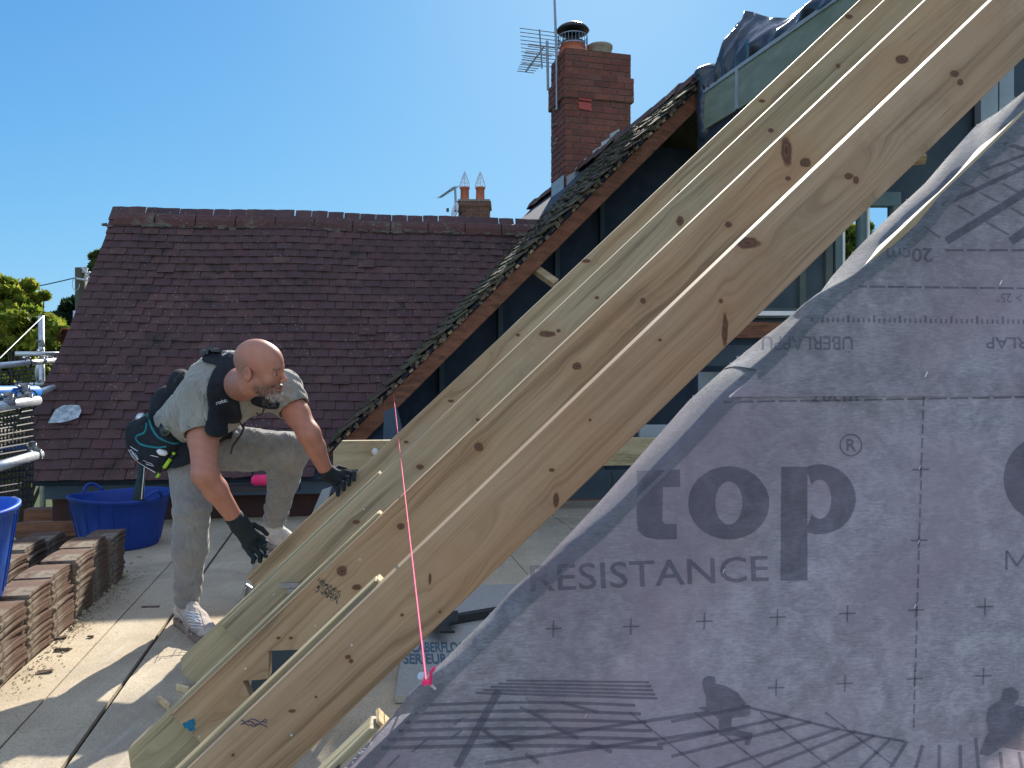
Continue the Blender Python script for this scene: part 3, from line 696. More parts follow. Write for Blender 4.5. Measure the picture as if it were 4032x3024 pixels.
Dm = cc[1]/K+.3
yagi('tv_aerial', J(548, 90, Dm), [J(548, 90, Dm), J(547, 41, Dm)], [J(544.5, 46, Dm), J(525.5, 72, Dm)], 13, (.42, .22), A3(1, .15, -.06), 'grid-backed television aerial on a short mast beside the brick chimney',
     ref=(J(540.7, 49, Dm), J(542, 67.5, Dm)-J(539.5, 28.5, Dm), .5, 10, .52), rr=.012)
mp = MB(); mp.tube([J(557, 110, Dm-.1), J(556.7, 60, Dm-.1), J(553.5, -30, Dm-.1)], [.018, .018, .013], 8); o = mp.build('aerial_mast', M['alu'], None, origin=J(557, 110, Dm-.1))
tag(o, 'tall thin bare mast strapped to the left edge of the brick chimney', 'mast')
yagi('tv_aerial', J(456, 210, 20), [J(456, 212, 20), J(455, 186.5, 20)], [J(455.5, 187, 20), J(440, 197.5, 20)], 9, (.22, .16), A3(.8, .5, .25), 'small tilted television aerial on the distant chimney', rr=.018)
sd = MB(); c_ = J(454.6, 210.5, 19.9); sd.lathe([(0, .07), (.1, .055), (.18, .02), (.2, 0), (.19, -.005), (.1, .03), (0, .045)], c_, 24, ax=unit(A3(.9, .4, -.2)), sq=(1, 1.1))
t_ = empty('satellite_dish', c_, 'pale satellite dish on the side of the distant chimney', 'satellite dish'); sd.build('dish', M['white'], t_, smooth=True)
sd = MB(); sd.tube([c_, c_+A3(.18, 0, -.05)], .02, 6); sd.box(c_-A3(.16, .05, 0), (.06, .06, .08)); sd.build('bracket', M['blackp'], t_)
# ================= NEW RAFTERS =================
rR, eR = fr(7.0); tR = math.atan(.9375); dR_ = rR*cos(tR)+Z*sin(tR); nR = unit(-rR*sin(tR)+Z*cos(tR))   # nR points up-left off the top edge
RD = [3.67, 3.10, 2.465, 1.85, 1.2]; RU = [454, 480, 523.5, 594, 747]
RA = [J(u, 381, d) for u, d in zip(RU, RD)]            # a point on the near top arris of each rafter
RH, RT = .152, .043
FR = np.array([dR_, eR, nR])                            # local x along, y away from camera, z up off the top edge
def loc(i, u, v, off=0):                                # pixel on near face of rafter i -> local (x, z)
    P = hit(u, v, RA[i]+eR*off, eR); q = P-RA[i]; return np.dot(q, dR_), np.dot(q, nR)
names = ['farthest of the four pale new rafters, the one the man is holding', 'second new rafter from the man, its doubled tail ending on the deck',
         'third new rafter from the man, with notched underside and stamp mark', 'nearest fully visible new rafter, wide brown face crossed by the pink string',
         'rafter under the edge of the grey membrane with a fresh splintered tail end']
def board(parent, poly, y0, th, mat, name, bev=.002, cuts=None):
    mb = MB(); P = [A3(x, y0, z) for x, z in poly]; mb.prism(P, A3(0, th, 0)); o = mb.build(name, mat, parent, local=True, bevel=bev); return o
# tail ends and step positions (local x)
x_end = [loc(0, 245, 576)[0], loc(1, 171, 673)[0], loc(2, 113, 768)[0]-.0, -2.2, -1.6]
x_step = [None, loc(1, 378, 476)[0], loc(2, 375.5, 515)[0], loc(3, 372, 584)[0], loc(4, 372, 738)[0]]
x_cut = [x_end[0], loc(1, 224, 628)[0], loc(2, 178, 721.5)[0], -2.0, -1.5]
ROOTS = []
for i in range(5):
    o = empty('rafter', RA[i], names[i], 'rafter', 'new roof rafters', R=FR); bpy.context.view_layer.update(); ROOTS.append(o)
    top = 3.6 if i < 4 else 1.3
    x0 = x_cut[i] if i else x_end[0]
    poly = [(x0, -RH), (x0, 0), (top, 0), (top, -RH)]
    if i == 2:
        a = loc(2, 269, 651); b = loc(2, 255, 690); c = loc(2, 244, 680); d = loc(2, 236, 712)
        # birdsmouth: level seat + plumb-ish heel
        s1 = loc(2, 269, 651); s2 = loc(2, 300, 651); h1 = loc(2, 255, 693); k1 = loc(2, 243, 681); k2 = loc(2, 259, 681); k3 = loc(2, 239, 705)
        xa = s1[0]+(s1[1]+RH)/tan(tR)*1.0
        hit_level = (s1[0]+(RH+s1[1])*1.0*(1/tan(tR)), -RH)
        m_x = s1[0]-(RH+s1[1])*tan(tR)*.75
        k_lv = (k1[0], k1[1]); mid = (k1[0]+.03, k1[1]-.035)
        poly = [(x0, -RH), (x0, 0), (top, 0), (top, -RH), (s1[0]+(RH+s1[1])*1.05, -RH), s1, (s1[0]-.055, s1[1]-.058), (k1[0]+.03, k1[1]-.028), k1, (k1[0]-.03, -RH)]
        if poly[8][1] < -RH+.005: poly = poly[:7]+[(s1[0]-.075, -RH)]
    rt = board(o, poly, 0, RT, M['timber'] if i != 1 else M['timber_g'], 'timber')
    if i > 0:
        xs_ = x_step[i]; xe = x_end[i]
        zs = .008
        if i == 4: poly = [(xe, -RH+zs), (xe, zs), (xs_-.01, zs), (xs_+.012, zs-.03), (xs_-.005, zs-.055), (xs_+.006, -RH*.6), (xs_-.02, -RH+zs)]
        elif i == 2:
            s1 = loc(2, 269, 651, RT); k1 = loc(2, 243, 681, RT); poly = [(xe+.02, -RH+zs), (xe, -.04), (xe+.035, zs), (xs_, zs), (xs_+.004, -RH+zs), (s1[0]+(RH+s1[1])*1.05, -RH+zs), s1, (s1[0]-.055, s1[1]-.058), (k1[0]+.03, k1[1]-.028), k1, (k1[0]-.03, -RH+zs)]
        else: poly = [(xe+.02, -RH+zs), (xe, -.04), (xe+.035, zs), (xs_, zs), (xs_+.004, -RH+zs)]
        sis = board(o, poly, RT+.003, RT, M['timber_g'], 'tail_timber'); sis['label'] = 'paler doubled-up tail timber'
        ce = MB(); c = A3(xs_+.003, RT+.003+RT/2, zs-.03); ce.box(c, (.006, RT-.002, .058), jit=.002); ce.build('cut_end', M['timber_cut'], sis, local=True)
        for k in range(7):
          nl = MB(); nl.tube([A3(xs_-.12-.22*k, -.002, -.05-.05*(k % 2)), A3(xs_-.12-.22*k, .002, -.05-.05*(k % 2))], .003, 6); nl.build('nail_head', M['steel'], rt, local=True)
# splinters on the nearest tail
spm = MB()
for k in range(16):
    z_ = -.015-rng.random()*.06; y_ = RT+.004+rng.random()*RT; spm.tube([A3(x_step[4]-.03, y_, z_), A3(x_step[4]+rng.uniform(.0, .02), y_+rng.normal(0, .004), z_+rng.normal(0, .006))], [.0025, .0004], 4)
spm.build('splinters', M['timber_cut'], ROOTS[4], local=True)
# knots on the faces
KN = [(955, 74, 6, 4), (960, 82, 4, 4), (849, 176, 6, 4), (856, 180, 4, 5), (748, 243, 16, 7), (721, 301, 3, 3), (725, 330, 4, 20), (348, 657, 4, 3), (351, 661, 3, 3), (292, 711, 5, 2.5), (233, 755, 2.5, 2.5),
      (728.5, 224.6, 5, 4), (643, 301, 4, 4), (342, 571, 7, 7), (356.6, 587.5, 6, 4), (291, 638, 3, 2), (278.5, 638, 3, 2), (479, 447, 6, 6), (401, 526.5, 5, 4.5), (420, 467, 5, 3.5), (477.6, 419.6, 2.5, 2), (356, 522, 5, 3),
      (406, 442, 3.5, 2), (451, 401, 4, 2), (551.6, 470, 4, 2.5), (556, 500, 4, 10), (902, 59.5, 8, 5.5), (805.6, 162.7, 8, 5.5), (786.6, 151, 7, 18), (788, 178.5, 4, 3), (838, 66, 3, 3), (771, 130.5, 4, 3), (577, 366, 6, 5),
      (558.6, 330.8, 3, 2.5), (547, 334, 11, 4), (518, 335, 3, 2), (597, 297.6, 3, 2), (680, 221, 5, 6), (586, 261, 6, 2.5), (440, 612, 2, 2), (402, 615, 2.2, 2), (437, 636, 2, 2), (316, 697, 2, 2), (680, 192, 3, 2), (849, 16.7, 5, 3), (762, 101, 4, 2), (520, 310, 5, 2),
      (430, 579, 2, 7), (585, 521, 2, 2), (660, 340, 2.5, 2), (590, 420, 2, 2)]
SPOTS = [[] for _ in range(5)]
for (u, v, a, b) in KN:
    for i in (3, 2, 1, 0):
        x, z = loc(i, u, v)
        if -RH+.004 < z < -.003 and x < 3.5 and x > x_cut[i]:
            mpp = np.linalg.norm(hit(u+1, v, RA[i], eR)-hit(u, v, RA[i], eR)); a_, b_ = a*mpp*.8, b*mpp*.8
            iu = np.array(loc(i, u+1, v))-np.array((x, z)); iv = np.array(loc(i, u, v+1))-np.array((x, z)); iu = iu/np.linalg.norm(iu)/a_; iv = iv/np.linalg.norm(iv)/b_
            SPOTS[i].append(((iu[0], 0, iu[1]), (iv[0], 0, iv[1]), iu@np.array((x, z)), iv@np.array((x, z)), z)); break
for i in range(4):
    g_ = i == 1; wm = wood('rafter_timber_%s' % ['pale', 'greenish', 'warm', 'brown'][i], *[((.325, .25, .155), (.41, .325, .21)), ((.31, .255, .165), (.385, .32, .21)), ((.315, .225, .135), (.41, .305, .19)), ((.315, .225, .14), (.40, .295, .19))][i], kn=.0, spots=SPOTS[i])
    for ch_ in ROOTS[i].children:
        if ch_.name.startswith('timber'): ch_.data.materials[0] = wm
# inked stamp, blue paint marks
stp = MB()
for k in range(110):
    a = rng.uniform(0, 1); b = rng.uniform(-.5, .5); u = 317+a*22+b*5; v = 584+a*14-b*9*1.4
    x, z = loc(2, u, v); L_ = rng.uniform(.002, .006); th = rng.uniform(0, pi)
    dx, dz = cos(th)*L_, sin(th)*L_; nx, nz = -sin(th)*.0009, cos(th)*.0009
    stp.add([(x-dx-nx, -.001, z-dz-nz), (x+dx-nx, -.001, z+dz-nz), (x+dx+nx, -.001, z+dz+nz), (x-dx+nx, -.001, z-dz+nz)], [(0, 1, 2, 3)])
stp.build('ink_stamp', simple('grey_stamp_ink', (.07, .065, .06), (.11, .10, .09)), ROOTS[2], local=True)
def splat(i, u, v, r_px, mat, nm, elong=1.0):
    mpp = np.linalg.norm(hit(u+1, v, RA[i], eR)-hit(u, v, RA[i], eR)); x, z = loc(i, u, v); mb = MB(); n_ = 22
    P = [A3(x, -.0008, z)]
    for k in range(n_):
        th = 2*pi*k/n_; q = r_px*mpp*(1+.22*sin(3*th+1)+.12*sin(7*th)); P.append(A3(x+q*cos(th)*elong, -.0008, z+q*sin(th)))
    mb.add(P, [(0, k+1, (k+1) % n_+1) for k in range(n_)]); mb.build(nm, mat, ROOTS[i], local=True)
bp = simple('blue_spray_paint', (.01, .13, .24), (.02, .19, .32), 60)
splat(2, 190, 725, 6, bp, 'blue_paint_mark')
sc = MB()
for k in range(3):
    pts = []
    for j in range(14):
        x, z = loc(3, 241+j*2.0, 720+1.6*sin(j*.8+k*1.7)*rng.uniform(.3, 1.6)+k*2.4+rng.normal(0, .5)); pts.append(A3(x, -.0012, z))
    sc.tube(pts, .0009, 4)
sc.build('pencil_scribble', simple('blue_scribble', (.05, .05, .13), (.08, .07, .16)), ROOTS[3], local=True)

# ---- joist hanger strap between rafters, seen left of the stamp ----
hg = MB(); p0, p1 = J(279, 583, 3.0), J(303, 583, 3.0); hg.prism([p0, p1, p1-Z*.02, p0-Z*.02], A3(0, .003, 0)); hg.prism([J(288, 588, 3.0), J(300, 588, 3.0), J(296, 610, 3.0), J(284, 610, 3.0)], A3(0, .003, 0))
tag(hg.build('metal_bracket', M['alu'], None, origin=p0), 'thin metal bracket fixed low between the second and third rafters', 'bracket')

pl_ = MB(); pl_.prism([J(247, 716, 2.8), J(256, 648, 2.8), J(312, 648, 2.8), J(300, 716, 2.8)], A3(0, .02, 0)); o = pl_.build('grey_slab', M['dark2'], None, origin=J(270, 716, 2.8)); tag(o, 'dark grey slab standing behind the notch of the third rafter', 'slab')
# ---- treated beam behind the rafters ----
beam = empty('beam', J(340, 455, 4.8), 'level green-tinted treated beam with chamfered end behind the new rafters', 'beam')
b0 = J(333, 441, 4.8); zb0 = J(333, 441, 4.8)[2]; zb1 = J(333, 470, 4.8)[2]
bm = MB(); q = A3(b0[0], b0[1], 0)
bm.prism([q+Z*(zb1), q+Z*(zb0-.06), q+rR*.05+Z*zb0, q+rR*3.6+Z*zb0, q+rR*3.6+Z*zb1], eR*.05); bm.build('timber', M['timber_g'], beam, bevel=.003)
bo = MB(); c_ = J(375, 451.5, 4.78); bo.lathe([(.0, .012), (.013, .011), (.015, 0), (.02, 0), (.02, -.004)], c_, 12, ax=-eR); bo.build('bolt', M['steel'], beam)

# ---- right-hand room side: stud wall, window, posts, shelf ----
rW, eW = fr(7.0)
W0 = J(700, 371, 5.6); RW = np.array([rW, eW, Z])
def wp(u, v, off=0.0): return hit(u, v, W0+eW*off, eW)
wall = empty('stud_wall', A3(W0[0], W0[1], 0), 'dark green-grey boarded stud wall between the nearest rafter and the membrane', 'wall')
wb_ = MB()
def wrect(mb, u0, v0, u1, v1, th=.03, off=0):
    P = [wp(u0, v1, off), wp(u1, v1, off), wp(u1, v0, off), wp(u0, v0, off)]
    mb.prism(P, eW*th)
# boarding leaves the window opening (843..894, 203..265) free
def wcell(u0, vt0, vt1, vb, u1): wb_.prism([wp(u0, vb), wp(u1, vb), wp(u1, vt1), wp(u0, vt0)], eW*.03)
topv = lambda u: max(-60, 371+(700-u)*.93-60)
wcell(690, topv(690), topv(840), 318, 840)
wcell(840, topv(840), topv(898), 200, 898); wcell(840, 300, 300, 318, 898)
wcell(898, topv(898), topv(1150), 318, 1150)
wcell(735, 318, 318, 408, 1150); wb_.build('boarding', M['dark2'], wall)
rl = MB(); 
for (a, b, c, d) in ((700, 150, 800, 60), (760, 190, 1010, 120)): pass
wrect(rl, 690, 308, 1100, 318, .06, -.03); wrect(rl, 800, 205, 806, 310, .05, -.03); wrect(rl, 826, 205, 833, 310, .05, -.03); rl.build('stud', simple('dull_green_timber', (.06, .08, .08), (.09, .11, .10), 6), wall)
win = empty('window', wp(868, 300), 'narrow two-pane window with trees behind it beyond the nearest rafter', 'window')
fw = MB()
wrect(fw, 836, 198, 843.5, 306, .07, -.04); wrect(fw, 860.5, 198, 868.3, 306, .06, -.035); wrect(fw, 893.5, 198, 901, 306, .07, -.04); wrect(fw, 836, 192, 901, 205.5, .075, -.045); wrect(fw, 836, 298, 901, 306, .075, -.045)
fw.build('frame', simple('teal_grey_frame', (.09, .14, .15), (.13, .19, .2), 6), win)
for u0, u1 in ((843.5, 860.5), (868.3, 893.5)):
    gl = MB(); wrect(gl, u0, 205, u1, 299, .004, .0); gl.build('pane', M['glass'], win)
    wl_ = MB(); wrect(wl_, u0-.3, 205, u0+1.6, 299, .02, -.05); wl_.build('bead', M['white'], win)
pw = MB(); wrect(pw, 981, 40, 998, 200, .06, -.1); o = pw.build('white_board', M['greyboard'], None, origin=wp(981, 200)); tag(o, 'pale upright board at the upper right, left one of the pair beside the membrane', 'board')
pw = MB(); wrect(pw, 999.5, 30, 1014, 190, .06, -.04); o = pw.build('white_board', M['greyboard'], None, origin=wp(1007, 190)); tag(o, 'grey upright board at the upper right, right one of the pair and set slightly back', 'board')
for (u0, v0, u1, v1, mt, lb, off) in ((735, 311, 800, 315.5, 'white', 'thin white sill crossing behind the nearest rafter', -.2), (720, 322, 800, 338, 'timber_r', 'brown board below the white sill', -.15), (700, 345, 790, 366, 'dark2', 'dark blue-green board below the brown board', -.1), (640, 425, 720, 437, 'greyboard', 'pale grey board lying along the top of the treated beam', -.4), (700, 372, 790, 400, 'greyboard', 'grey board standing behind the membrane edge', .2)):
    pb = MB(); wrect(pb, u0, v0, u1, v1, .04, off); o = pb.build('board', M[mt], None, origin=wp(u0, v1, off), bevel=.003); tag(o, lb, 'board')
# sloping dark joists above the window (roof underside)
un = MB(); 
for k in range(3):
    P0 = J(720+k*55, 250-k*52, 4.9); un.prism([P0, P0+dR_*2.4, P0+dR_*2.4-nR*.12, P0-nR*.12], eR*.045)
o = un.build('old_joist', simple('dark_old_timber', (.05, .055, .05), (.085, .085, .07), 6), None, origin=J(800, 200, 4.9)); tag(o, 'dark sloping old joists above the window', 'joists')
bl = MB(); q = wp(890, 170, -.3); bl.tube([wp(866, 163, -.3), wp(925, 158, -.4)], .04, 4); o = bl.build('timber_offcut', M['timber'], None, origin=q); tag(o, 'short brown timber offcut lying above the window', 'offcut')

# panels below the beam at the back of the floor
bp_ = MB(); P0 = J(500, 495, 7.0); bp_.box(J(620, 484, 7.0), (1.2, .03, .24), RW); o = bp_.build('low_panel', M['dark2'], None, origin=J(620, 494, 7.0)); tag(o, 'low dark blue-grey panel behind the floor under the beam', 'panel')
cb_ = MB(); cb_.tube([J(612, 473, 6.9), J(613, 480, 6.85), J(611, 486, 6.85), J(616, 489, 6.85), J(620, 492, 6.85)], .008, 6); o = cb_.build('cable', M['blackp'], None, origin=J(613, 490, 6.85)); tag(o, 'short black cable hanging in front of the low panel', 'cable')
gs = MB(); gs.prism([J(383, 440, 6.2), J(405, 440, 6.2), J(396, 406, 6.4), J(384, 412, 6.4)], A3(0, .03, 0)); o = gs.build('grey_sheet', M['dark2'], None, origin=J(390, 440, 6.2)); tag(o, 'grey leaning sheet in the dark loft beside the pink string', 'sheet')

# ---- things on the floor beyond the nearest rafter ----
def floorbox(name, u, v, size, rot, mat, label, cat, bev=.004):
    p = floor_pt(u, v); r_, e_ = fr(rot); mb = MB(); mb.box(p+Z*size[2]/2, size, np.array([r_, e_, Z])); o = mb.build(name, mat, None, origin=p, bevel=bev); tag(o, label, cat); return o
# printed floorboard
rF, eF = fr(5.0)
pF = hit(430, 650, A3(0, 0, .03), Z)
fb = empty('floor_panel', pF, 'grey chipboard floor panel printed with blue lettering beside the pink string', 'floor panel')
a = hit(396, 689, A3(0, 0, .03), Z)
pm = MB(); pm.box(A3(a[0], a[1], 0)+rF*.35+eF*.62+Z*.0165, (.70, 1.35, .026), np.array([rF, eF, Z])); pm.build('board', simple('grey_chipboard', (.34, .33, .30), (.42, .41, .37), 60, bump=.3), fb, bevel=.002)
tx = MB()
for s_, u0, u1, v0, v1 in (('CABERFLOOR', 411, 474, 642, 652.5), ('SER EUROPE', 403.5, 470, 653.5, 664)):
    V, F = text2d(s_, bold=.03)
    pa, pb, pc = [hit(*q, A3(0, 0, .0303), Z) for q in ((u0, v1), (u1, v1), (u0, v0))]
    V3 = [pa+(pb-pa)*x+(pc-pa)*y+Z*.0006 for x, y in V]; tx.add(V3, F)
tx.build('lettering', simple('blue_grey_print', (.06, .12, .16), (.09, .16, .2), 80), fb)
# clamp / black level with notched bracket
cl = empty('black_level', floor_pt(450, 622), 'black straight-edge tool lying on the floor beside the printed panel', 'tool')
m_ = MB(); a, b = floor_pt(412, 638)+Z*.05, floor_pt(500, 622)+Z*.05; dv = unit(b-a); m_.box((a+b)/2, (np.linalg.norm(b-a), .03, .04), np.array([dv, unit(np.cross(Z, dv)), Z])); m_.build('bar', M['blackp'], cl, bevel=.003)
m_ = MB(); pts = [(427, 634), (446, 628), (458, 628), (458, 639), (450, 640), (446, 644), (455, 650), (440, 650), (428, 645)]; m_.prism([floor_pt(*q)+Z*.07 for q in pts], Z*.008); m_.build('notched_plate', M['blackp'], cl)
# black cable loop + tube near the bottom
lc = MB(); pts = [J(322+14*cos(t_), 712+34*sin(t_), 2.7+.1*sin(t_)) for t_ in np.linspace(-2.2, 2.6, 26)]; lc.tube(pts, .011, 8); o = lc.build('cable_loop', M['blackp'], None, origin=J(325, 745, 2.7), smooth=True); tag(o, 'thick black cable loop hanging below the nearest rafter', 'cable')
tb = MB(); tb.tube([J(303, 768, 2.6), J(315, 705, 2.75)], .009, 10); o = tb.build('steel_tube', M['alu'], None, origin=J(303, 768, 2.6)); tag(o, 'thin grey metal tube standing beside the black cable loop', 'tube')
tl_ = MB(); q = floor_pt(494, 566); tl_.lathe([(.0, .11), (.02, .11), (.024, .1), (.024, .01), (.03, 0)], q, 14); o = tl_.build('black_canister', M['blackp'], None, origin=q, smooth=True); tag(o, 'small black canister on the sunny floor under the nearest rafter', 'canister')
# pink string line with its nail
sA = J(393.5, 394, 6.3); sB = J(426, 680, 1.08)
ss = MB(); ss.tube([sA, sB], [.0016, .0014], 6); sl_ = empty('string_line', sA, 'bright pink string line pulled taut across the rafters', 'string line'); ss.build('string', M['pink'], sl_)
s3 = MB(); s3.tube([sB, sB+A3(.006, -.003, -.004), J(431, 672, 1.06), J(434.5, 668, 1.05)], .0022, 6); s3.tube([sB+A3(-.002, 0, 0), sB+A3(0, -.002, -.006)], .004, 8); s3.build('knot', M['pink'], sl_)
s4 = MB(); q = sB; s4.tube([q+A3(-.006, 0, .006), q+A3(.01, .02, -.02)], .0018, 6); s4.lathe([(0, 0), (.005, 0), (.005, .0015), (0, .0015)], q+A3(-.006, -.002, .006), 10, ax=A3(-.4, -.6, .5)); o = s4.build('nail', M['steel'], sl_)

# ================= MEMBRANE =================
mem = empty('roof_membrane', RA[4], 'grey-violet breathable underlay membrane with dark printing hung over the nearest rafter', 'roofing membrane')
PM = RA[4]-eR*.004
def hm(u, v, off=0.0): return hit(u, v, PM-eR*off, eR)
edge = [(1046, 78), (1024, 94), (1000, 113), (977, 127), (950, 157), (926, 185), (890, 218), (856, 252), (833, 278), (815, 303), (790, 322), (759, 343), (742, 357), (724.5, 370.5)]
crease = [(1046, 106), (1024, 124), (1005, 140), (986, 157), (965, 179), (944, 199), (922, 228), (902, 245), (878, 262), (856, 278), (833, 296), (810, 318), (787, 342), (757, 371)]
edge2 = [(724.5, 371), (690, 402), (646, 452), (602, 502), (556, 551), (532, 578), (504, 603), (477, 630), (450, 657), (426, 681), (393, 722), (370, 745), (347, 768), (322, 792)]
crease2 = [(758, 371), (724, 404), (684, 446), (643, 486), (602, 528), (574, 551), (540, 584), (512, 610), (482, 640), (452, 668), (432, 690), (404, 722), (372, 757), (334, 792)]
def sheet(name, cr, bottom, off, mat, slack):
    # vertical curtain below the crease line; gentle waves that fade in from the crease
    mb = MB(); n = 90; m = 60; q = np.linspace(0, len(cr)-1, n)
    cu = np.interp(q, range(len(cr)), [c[0] for c in cr]); cv = np.interp(q, range(len(cr)), [c[1] for c in cr])
    rows = []
    for i in range(n):
        P = hm(cu[i], cv[i], off); rows.append(P)
    xr = [np.dot(p-PM, rR) for p in rows]; zr = [p[2] for p in rows]
    return xr, zr
def panel(mb, cr, zb_fn, off, xmax, wav=.004):
    n = 140; q = np.linspace(0, len(cr)-1, n)
    cu = np.interp(q, range(len(cr)), [c[0] for c in cr]); cv = np.interp(q, range(len(cr)), [c[1] for c in cr])
    top = [hm(a, b, off) for a, b in zip(cu, cv)]
    xs = np.array([np.dot(p-PM, rR) for p in top]); zs = np.array([p[2] for p in top]); o_ = np.argsort(xs); xs, zs = xs[o_], zs[o_]
    X = np.linspace(xs[0], xmax, 150); ZT = np.interp(X, xs, zs); mm_ = 40; base = mb.n; vs = []
    for x, zt_ in zip(X, ZT):
        zb_ = min(zb_fn(x), zt_-.002)
        for j in range(mm_+1):
            z = zt_+(zb_-zt_)*j/mm_; dd = min(1, (zt_-z)/.12)
            w_ = wav*dd*(sin((x*.8+z)*21)+.5*sin((x-z*.6)*37+1)) if wav else 0
            vs.append(PM+rR*x-eR*(off+w_)+Z*(z-PM[2]))
    mb.add(vs, [(i*(mm_+1)+j, (i+1)*(mm_+1)+j, (i+1)*(mm_+1)+j+1, i*(mm_+1)+j+1) for i in range(len(X)-1) for j in range(mm_)])
zov = hm(800, 396.5)[2]                    # lower edge of the upper sheet
s1 = MB(); panel(s1, crease2, lambda x: .25, .0, 1.9, wav=0); 
lo_ = s1.build('lower_sheet', M['membrane'], mem, smooth=True)
s2_ = MB(); panel(s2_, crease+[(748, 381), (729, 396)], lambda x: zov, .0035, 1.9, wav=0)
up_ = s2_.build('upper_sheet', M['membrane'], mem, smooth=True)
def flap(e_, c_, off, name):
    n = 90; q = np.linspace(0, len(e_)-1, n); mb = MB()
    I = lambda a, k: np.interp(q, range(len(a)), [p[k] for p in a])
    eu, ev, cu, cv = I(e_, 0), I(e_, 1), I(c_, 0), I(c_, 1); vs = []
    for i in range(n):
        c = hm(cu[i], cv[i], off)
        # the far edge of the flap lies on the sloping top plane of the rafter, a little puckered
        Pe = hit(eu[i], ev[i], RA[4]+nR*(.004+.002*sin(i*.3)), nR) if True else None
        if np.linalg.norm(Pe-c) > .22 or np.dot(Pe-c, eR) < 0: Pe = c+eR*.08
        vs.append(c-eR*.0015-Z*.012-rR*(-.004))
        for j in range(7):
            t_ = j/6; p = c*(1-t_)+Pe*t_+nR*(.006*sin(pi*t_)*(1+.5*sin(i*.21)+.2*sin(i*.5)))+nR*.003; vs.append(p)
    mb.add(vs, [(i*8+j, i*8+j+1, (i+1)*8+j+1, (i+1)*8+j) for i in range(n-1) for j in range(7)])
    o = mb.build(name, M['flap'], mem, smooth=True); return o
f1 = flap(edge2, crease2, .0, 'folded_edge'); f2 = flap(edge, crease, .0035, 'folded_edge')
# frayed threads along the cut edge
th_ = MB()
for i in range(150):
    k = rng.uniform(0, len(edge2)-1.01); a = int(k); f_ = k-a; E_, C_ = (edge, crease) if i % 2 else (edge2, crease2)
    u = E_[a][0]*(1-f_)+E_[a+1][0]*f_; v = E_[a][1]*(1-f_)+E_[a+1][1]*f_; p = hit(u, v, RA[4]+nR*.006, nR)
    th_.tube([p, p-rR*rng.uniform(.001, .005)+Z*rng.uniform(-.003, .004)], .0005, 3)
th_.build('frayed_threads', M['white'], mem)
# printing
INK = MB(); INKU = MB()
cvs = sorted([(v, u) for u, v in crease2]); cvs_u = sorted([(v, u) for u, v in crease])
def ink_poly(poly, up=False, dz=.0009):
    cu_ = np.mean([p[0] for p in poly]); cv_ = np.mean([p[1] for p in poly]); tb2 = cvs_u if up else cvs
    if cu_ < np.interp(cv_, [a[0] for a in tb2], [a[1] for a in tb2])+1.5: return
    mb = INKU if up else INK; off = (.0035 if up else 0)+dz; mb.add([hm(u, v, off) for u, v in poly], [tuple(range(len(poly)))])
def stroke(pts, w, up=False, dz=.0009):
    for (a, b) in zip(pts[:-1], pts[1:]):
        a_, b_ = np.array(a, float), np.array(b, float); d = b_-a_; L = np.linalg.norm(d)
        if L < 1e-6: continue
        n_ = np.array((-d[1], d[0]))/L*w/2; ns = max(1, int(L/7))
        for q_ in range(ns):
            e0, e1 = a_+d*q_/ns, a_+d*(q_+1)/ns; ink_poly([e0-n_, e1-n_, e1+n_, e0+n_], up, dz)
def ink_text(s, q, bold=0, up=False, flip=False):
    # q: lower-left, lower-right, upper-left corner in picture of the text box
    V, F = text2d(s, bold=bold); mb = INKU if up else INK; off = (.0035 if up else 0)+.0012
    a, b, c = [hm(*p, off) for p in q]; mb.add([a+(b-a)*x+(c-a)*y for x, y in V], F)
S4 = .253968
def c2b(x, y): return ((2000+x/1.0886)*S4, (1500+y/1.0886)*S4)
def c1b(x, y): return ((2400+x/1.3554)*S4, (700+y/1.3554)*S4)
c2b_ = c2b
# big word, each letter in its own box
def ring(cx, cy, rx, ry, ix, iy, n=44, a0=0, a1=2*pi, xm=-9999):
    c2b = lambda x, y: c2b_(max(x, xm), y)
    for k in range(n):
        t0 = a0+(a1-a0)*k/n; t1 = a0+(a1-a0)*(k+1)/n
        ink_poly([c2b(cx+rx*cos(t0), cy+ry*sin(t0)), c2b(cx+rx*cos(t1), cy+ry*sin(t1)), c2b(cx+ix*cos(t1), cy+iy*sin(t1)), c2b(cx+ix*cos(t0), cy+iy*sin(t0))])
ring(947, 523, 174, 157, 58, 92)
ring(1336, 507, 155, 150, 50, 84, 48, -2.3, 2.3, 1284.5)
ink_poly([c2b(1172, 368), c2b(1284, 368), c2b(1284, 856), c2b(1168, 856)], dz=.0006)
ink_poly([c2b(553, 385), c2b(738, 380), c2b(738, 454), c2b(665, 456), c2b(553, 456)]); ink_poly([c2b(553, 456), c2b(665, 456), c2b(662, 600), c2b(553, 600)])
ink_poly([c2b(572, 320), c2b(664, 320), c2b(664, 382), c2b(560, 384)])
ink_poly([c2b(553, 600), c2b(662, 600), c2b(672, 612), c2b(724, 614), c2b(724, 678), c2b(640, 680), c2b(585, 668), c2b(558, 640)])
ring(330, 560, 135, 128, 52, 60, 20, -.2, 1.9)
ring(2290, 420, 165, 180, 66, 104, 26, 1.5, 4.8)
for k in range(26):
    t0, t1 = 2*pi*k/26, 2*pi*(k+1)/26; stroke([c2b(1470+46*cos(t0), 275+46*sin(t0)), c2b(1470+46*cos(t1), 275+46*sin(t1))], 1.6)
ink_text('R', [c2b(1450, 300), c2b(1494, 300), c2b(1450, 248)], bold=.03)
ink_text('RESISTANCE', [c2b(98, 905), c2b(1118, 858), c2b(93, 790)], bold=.006)
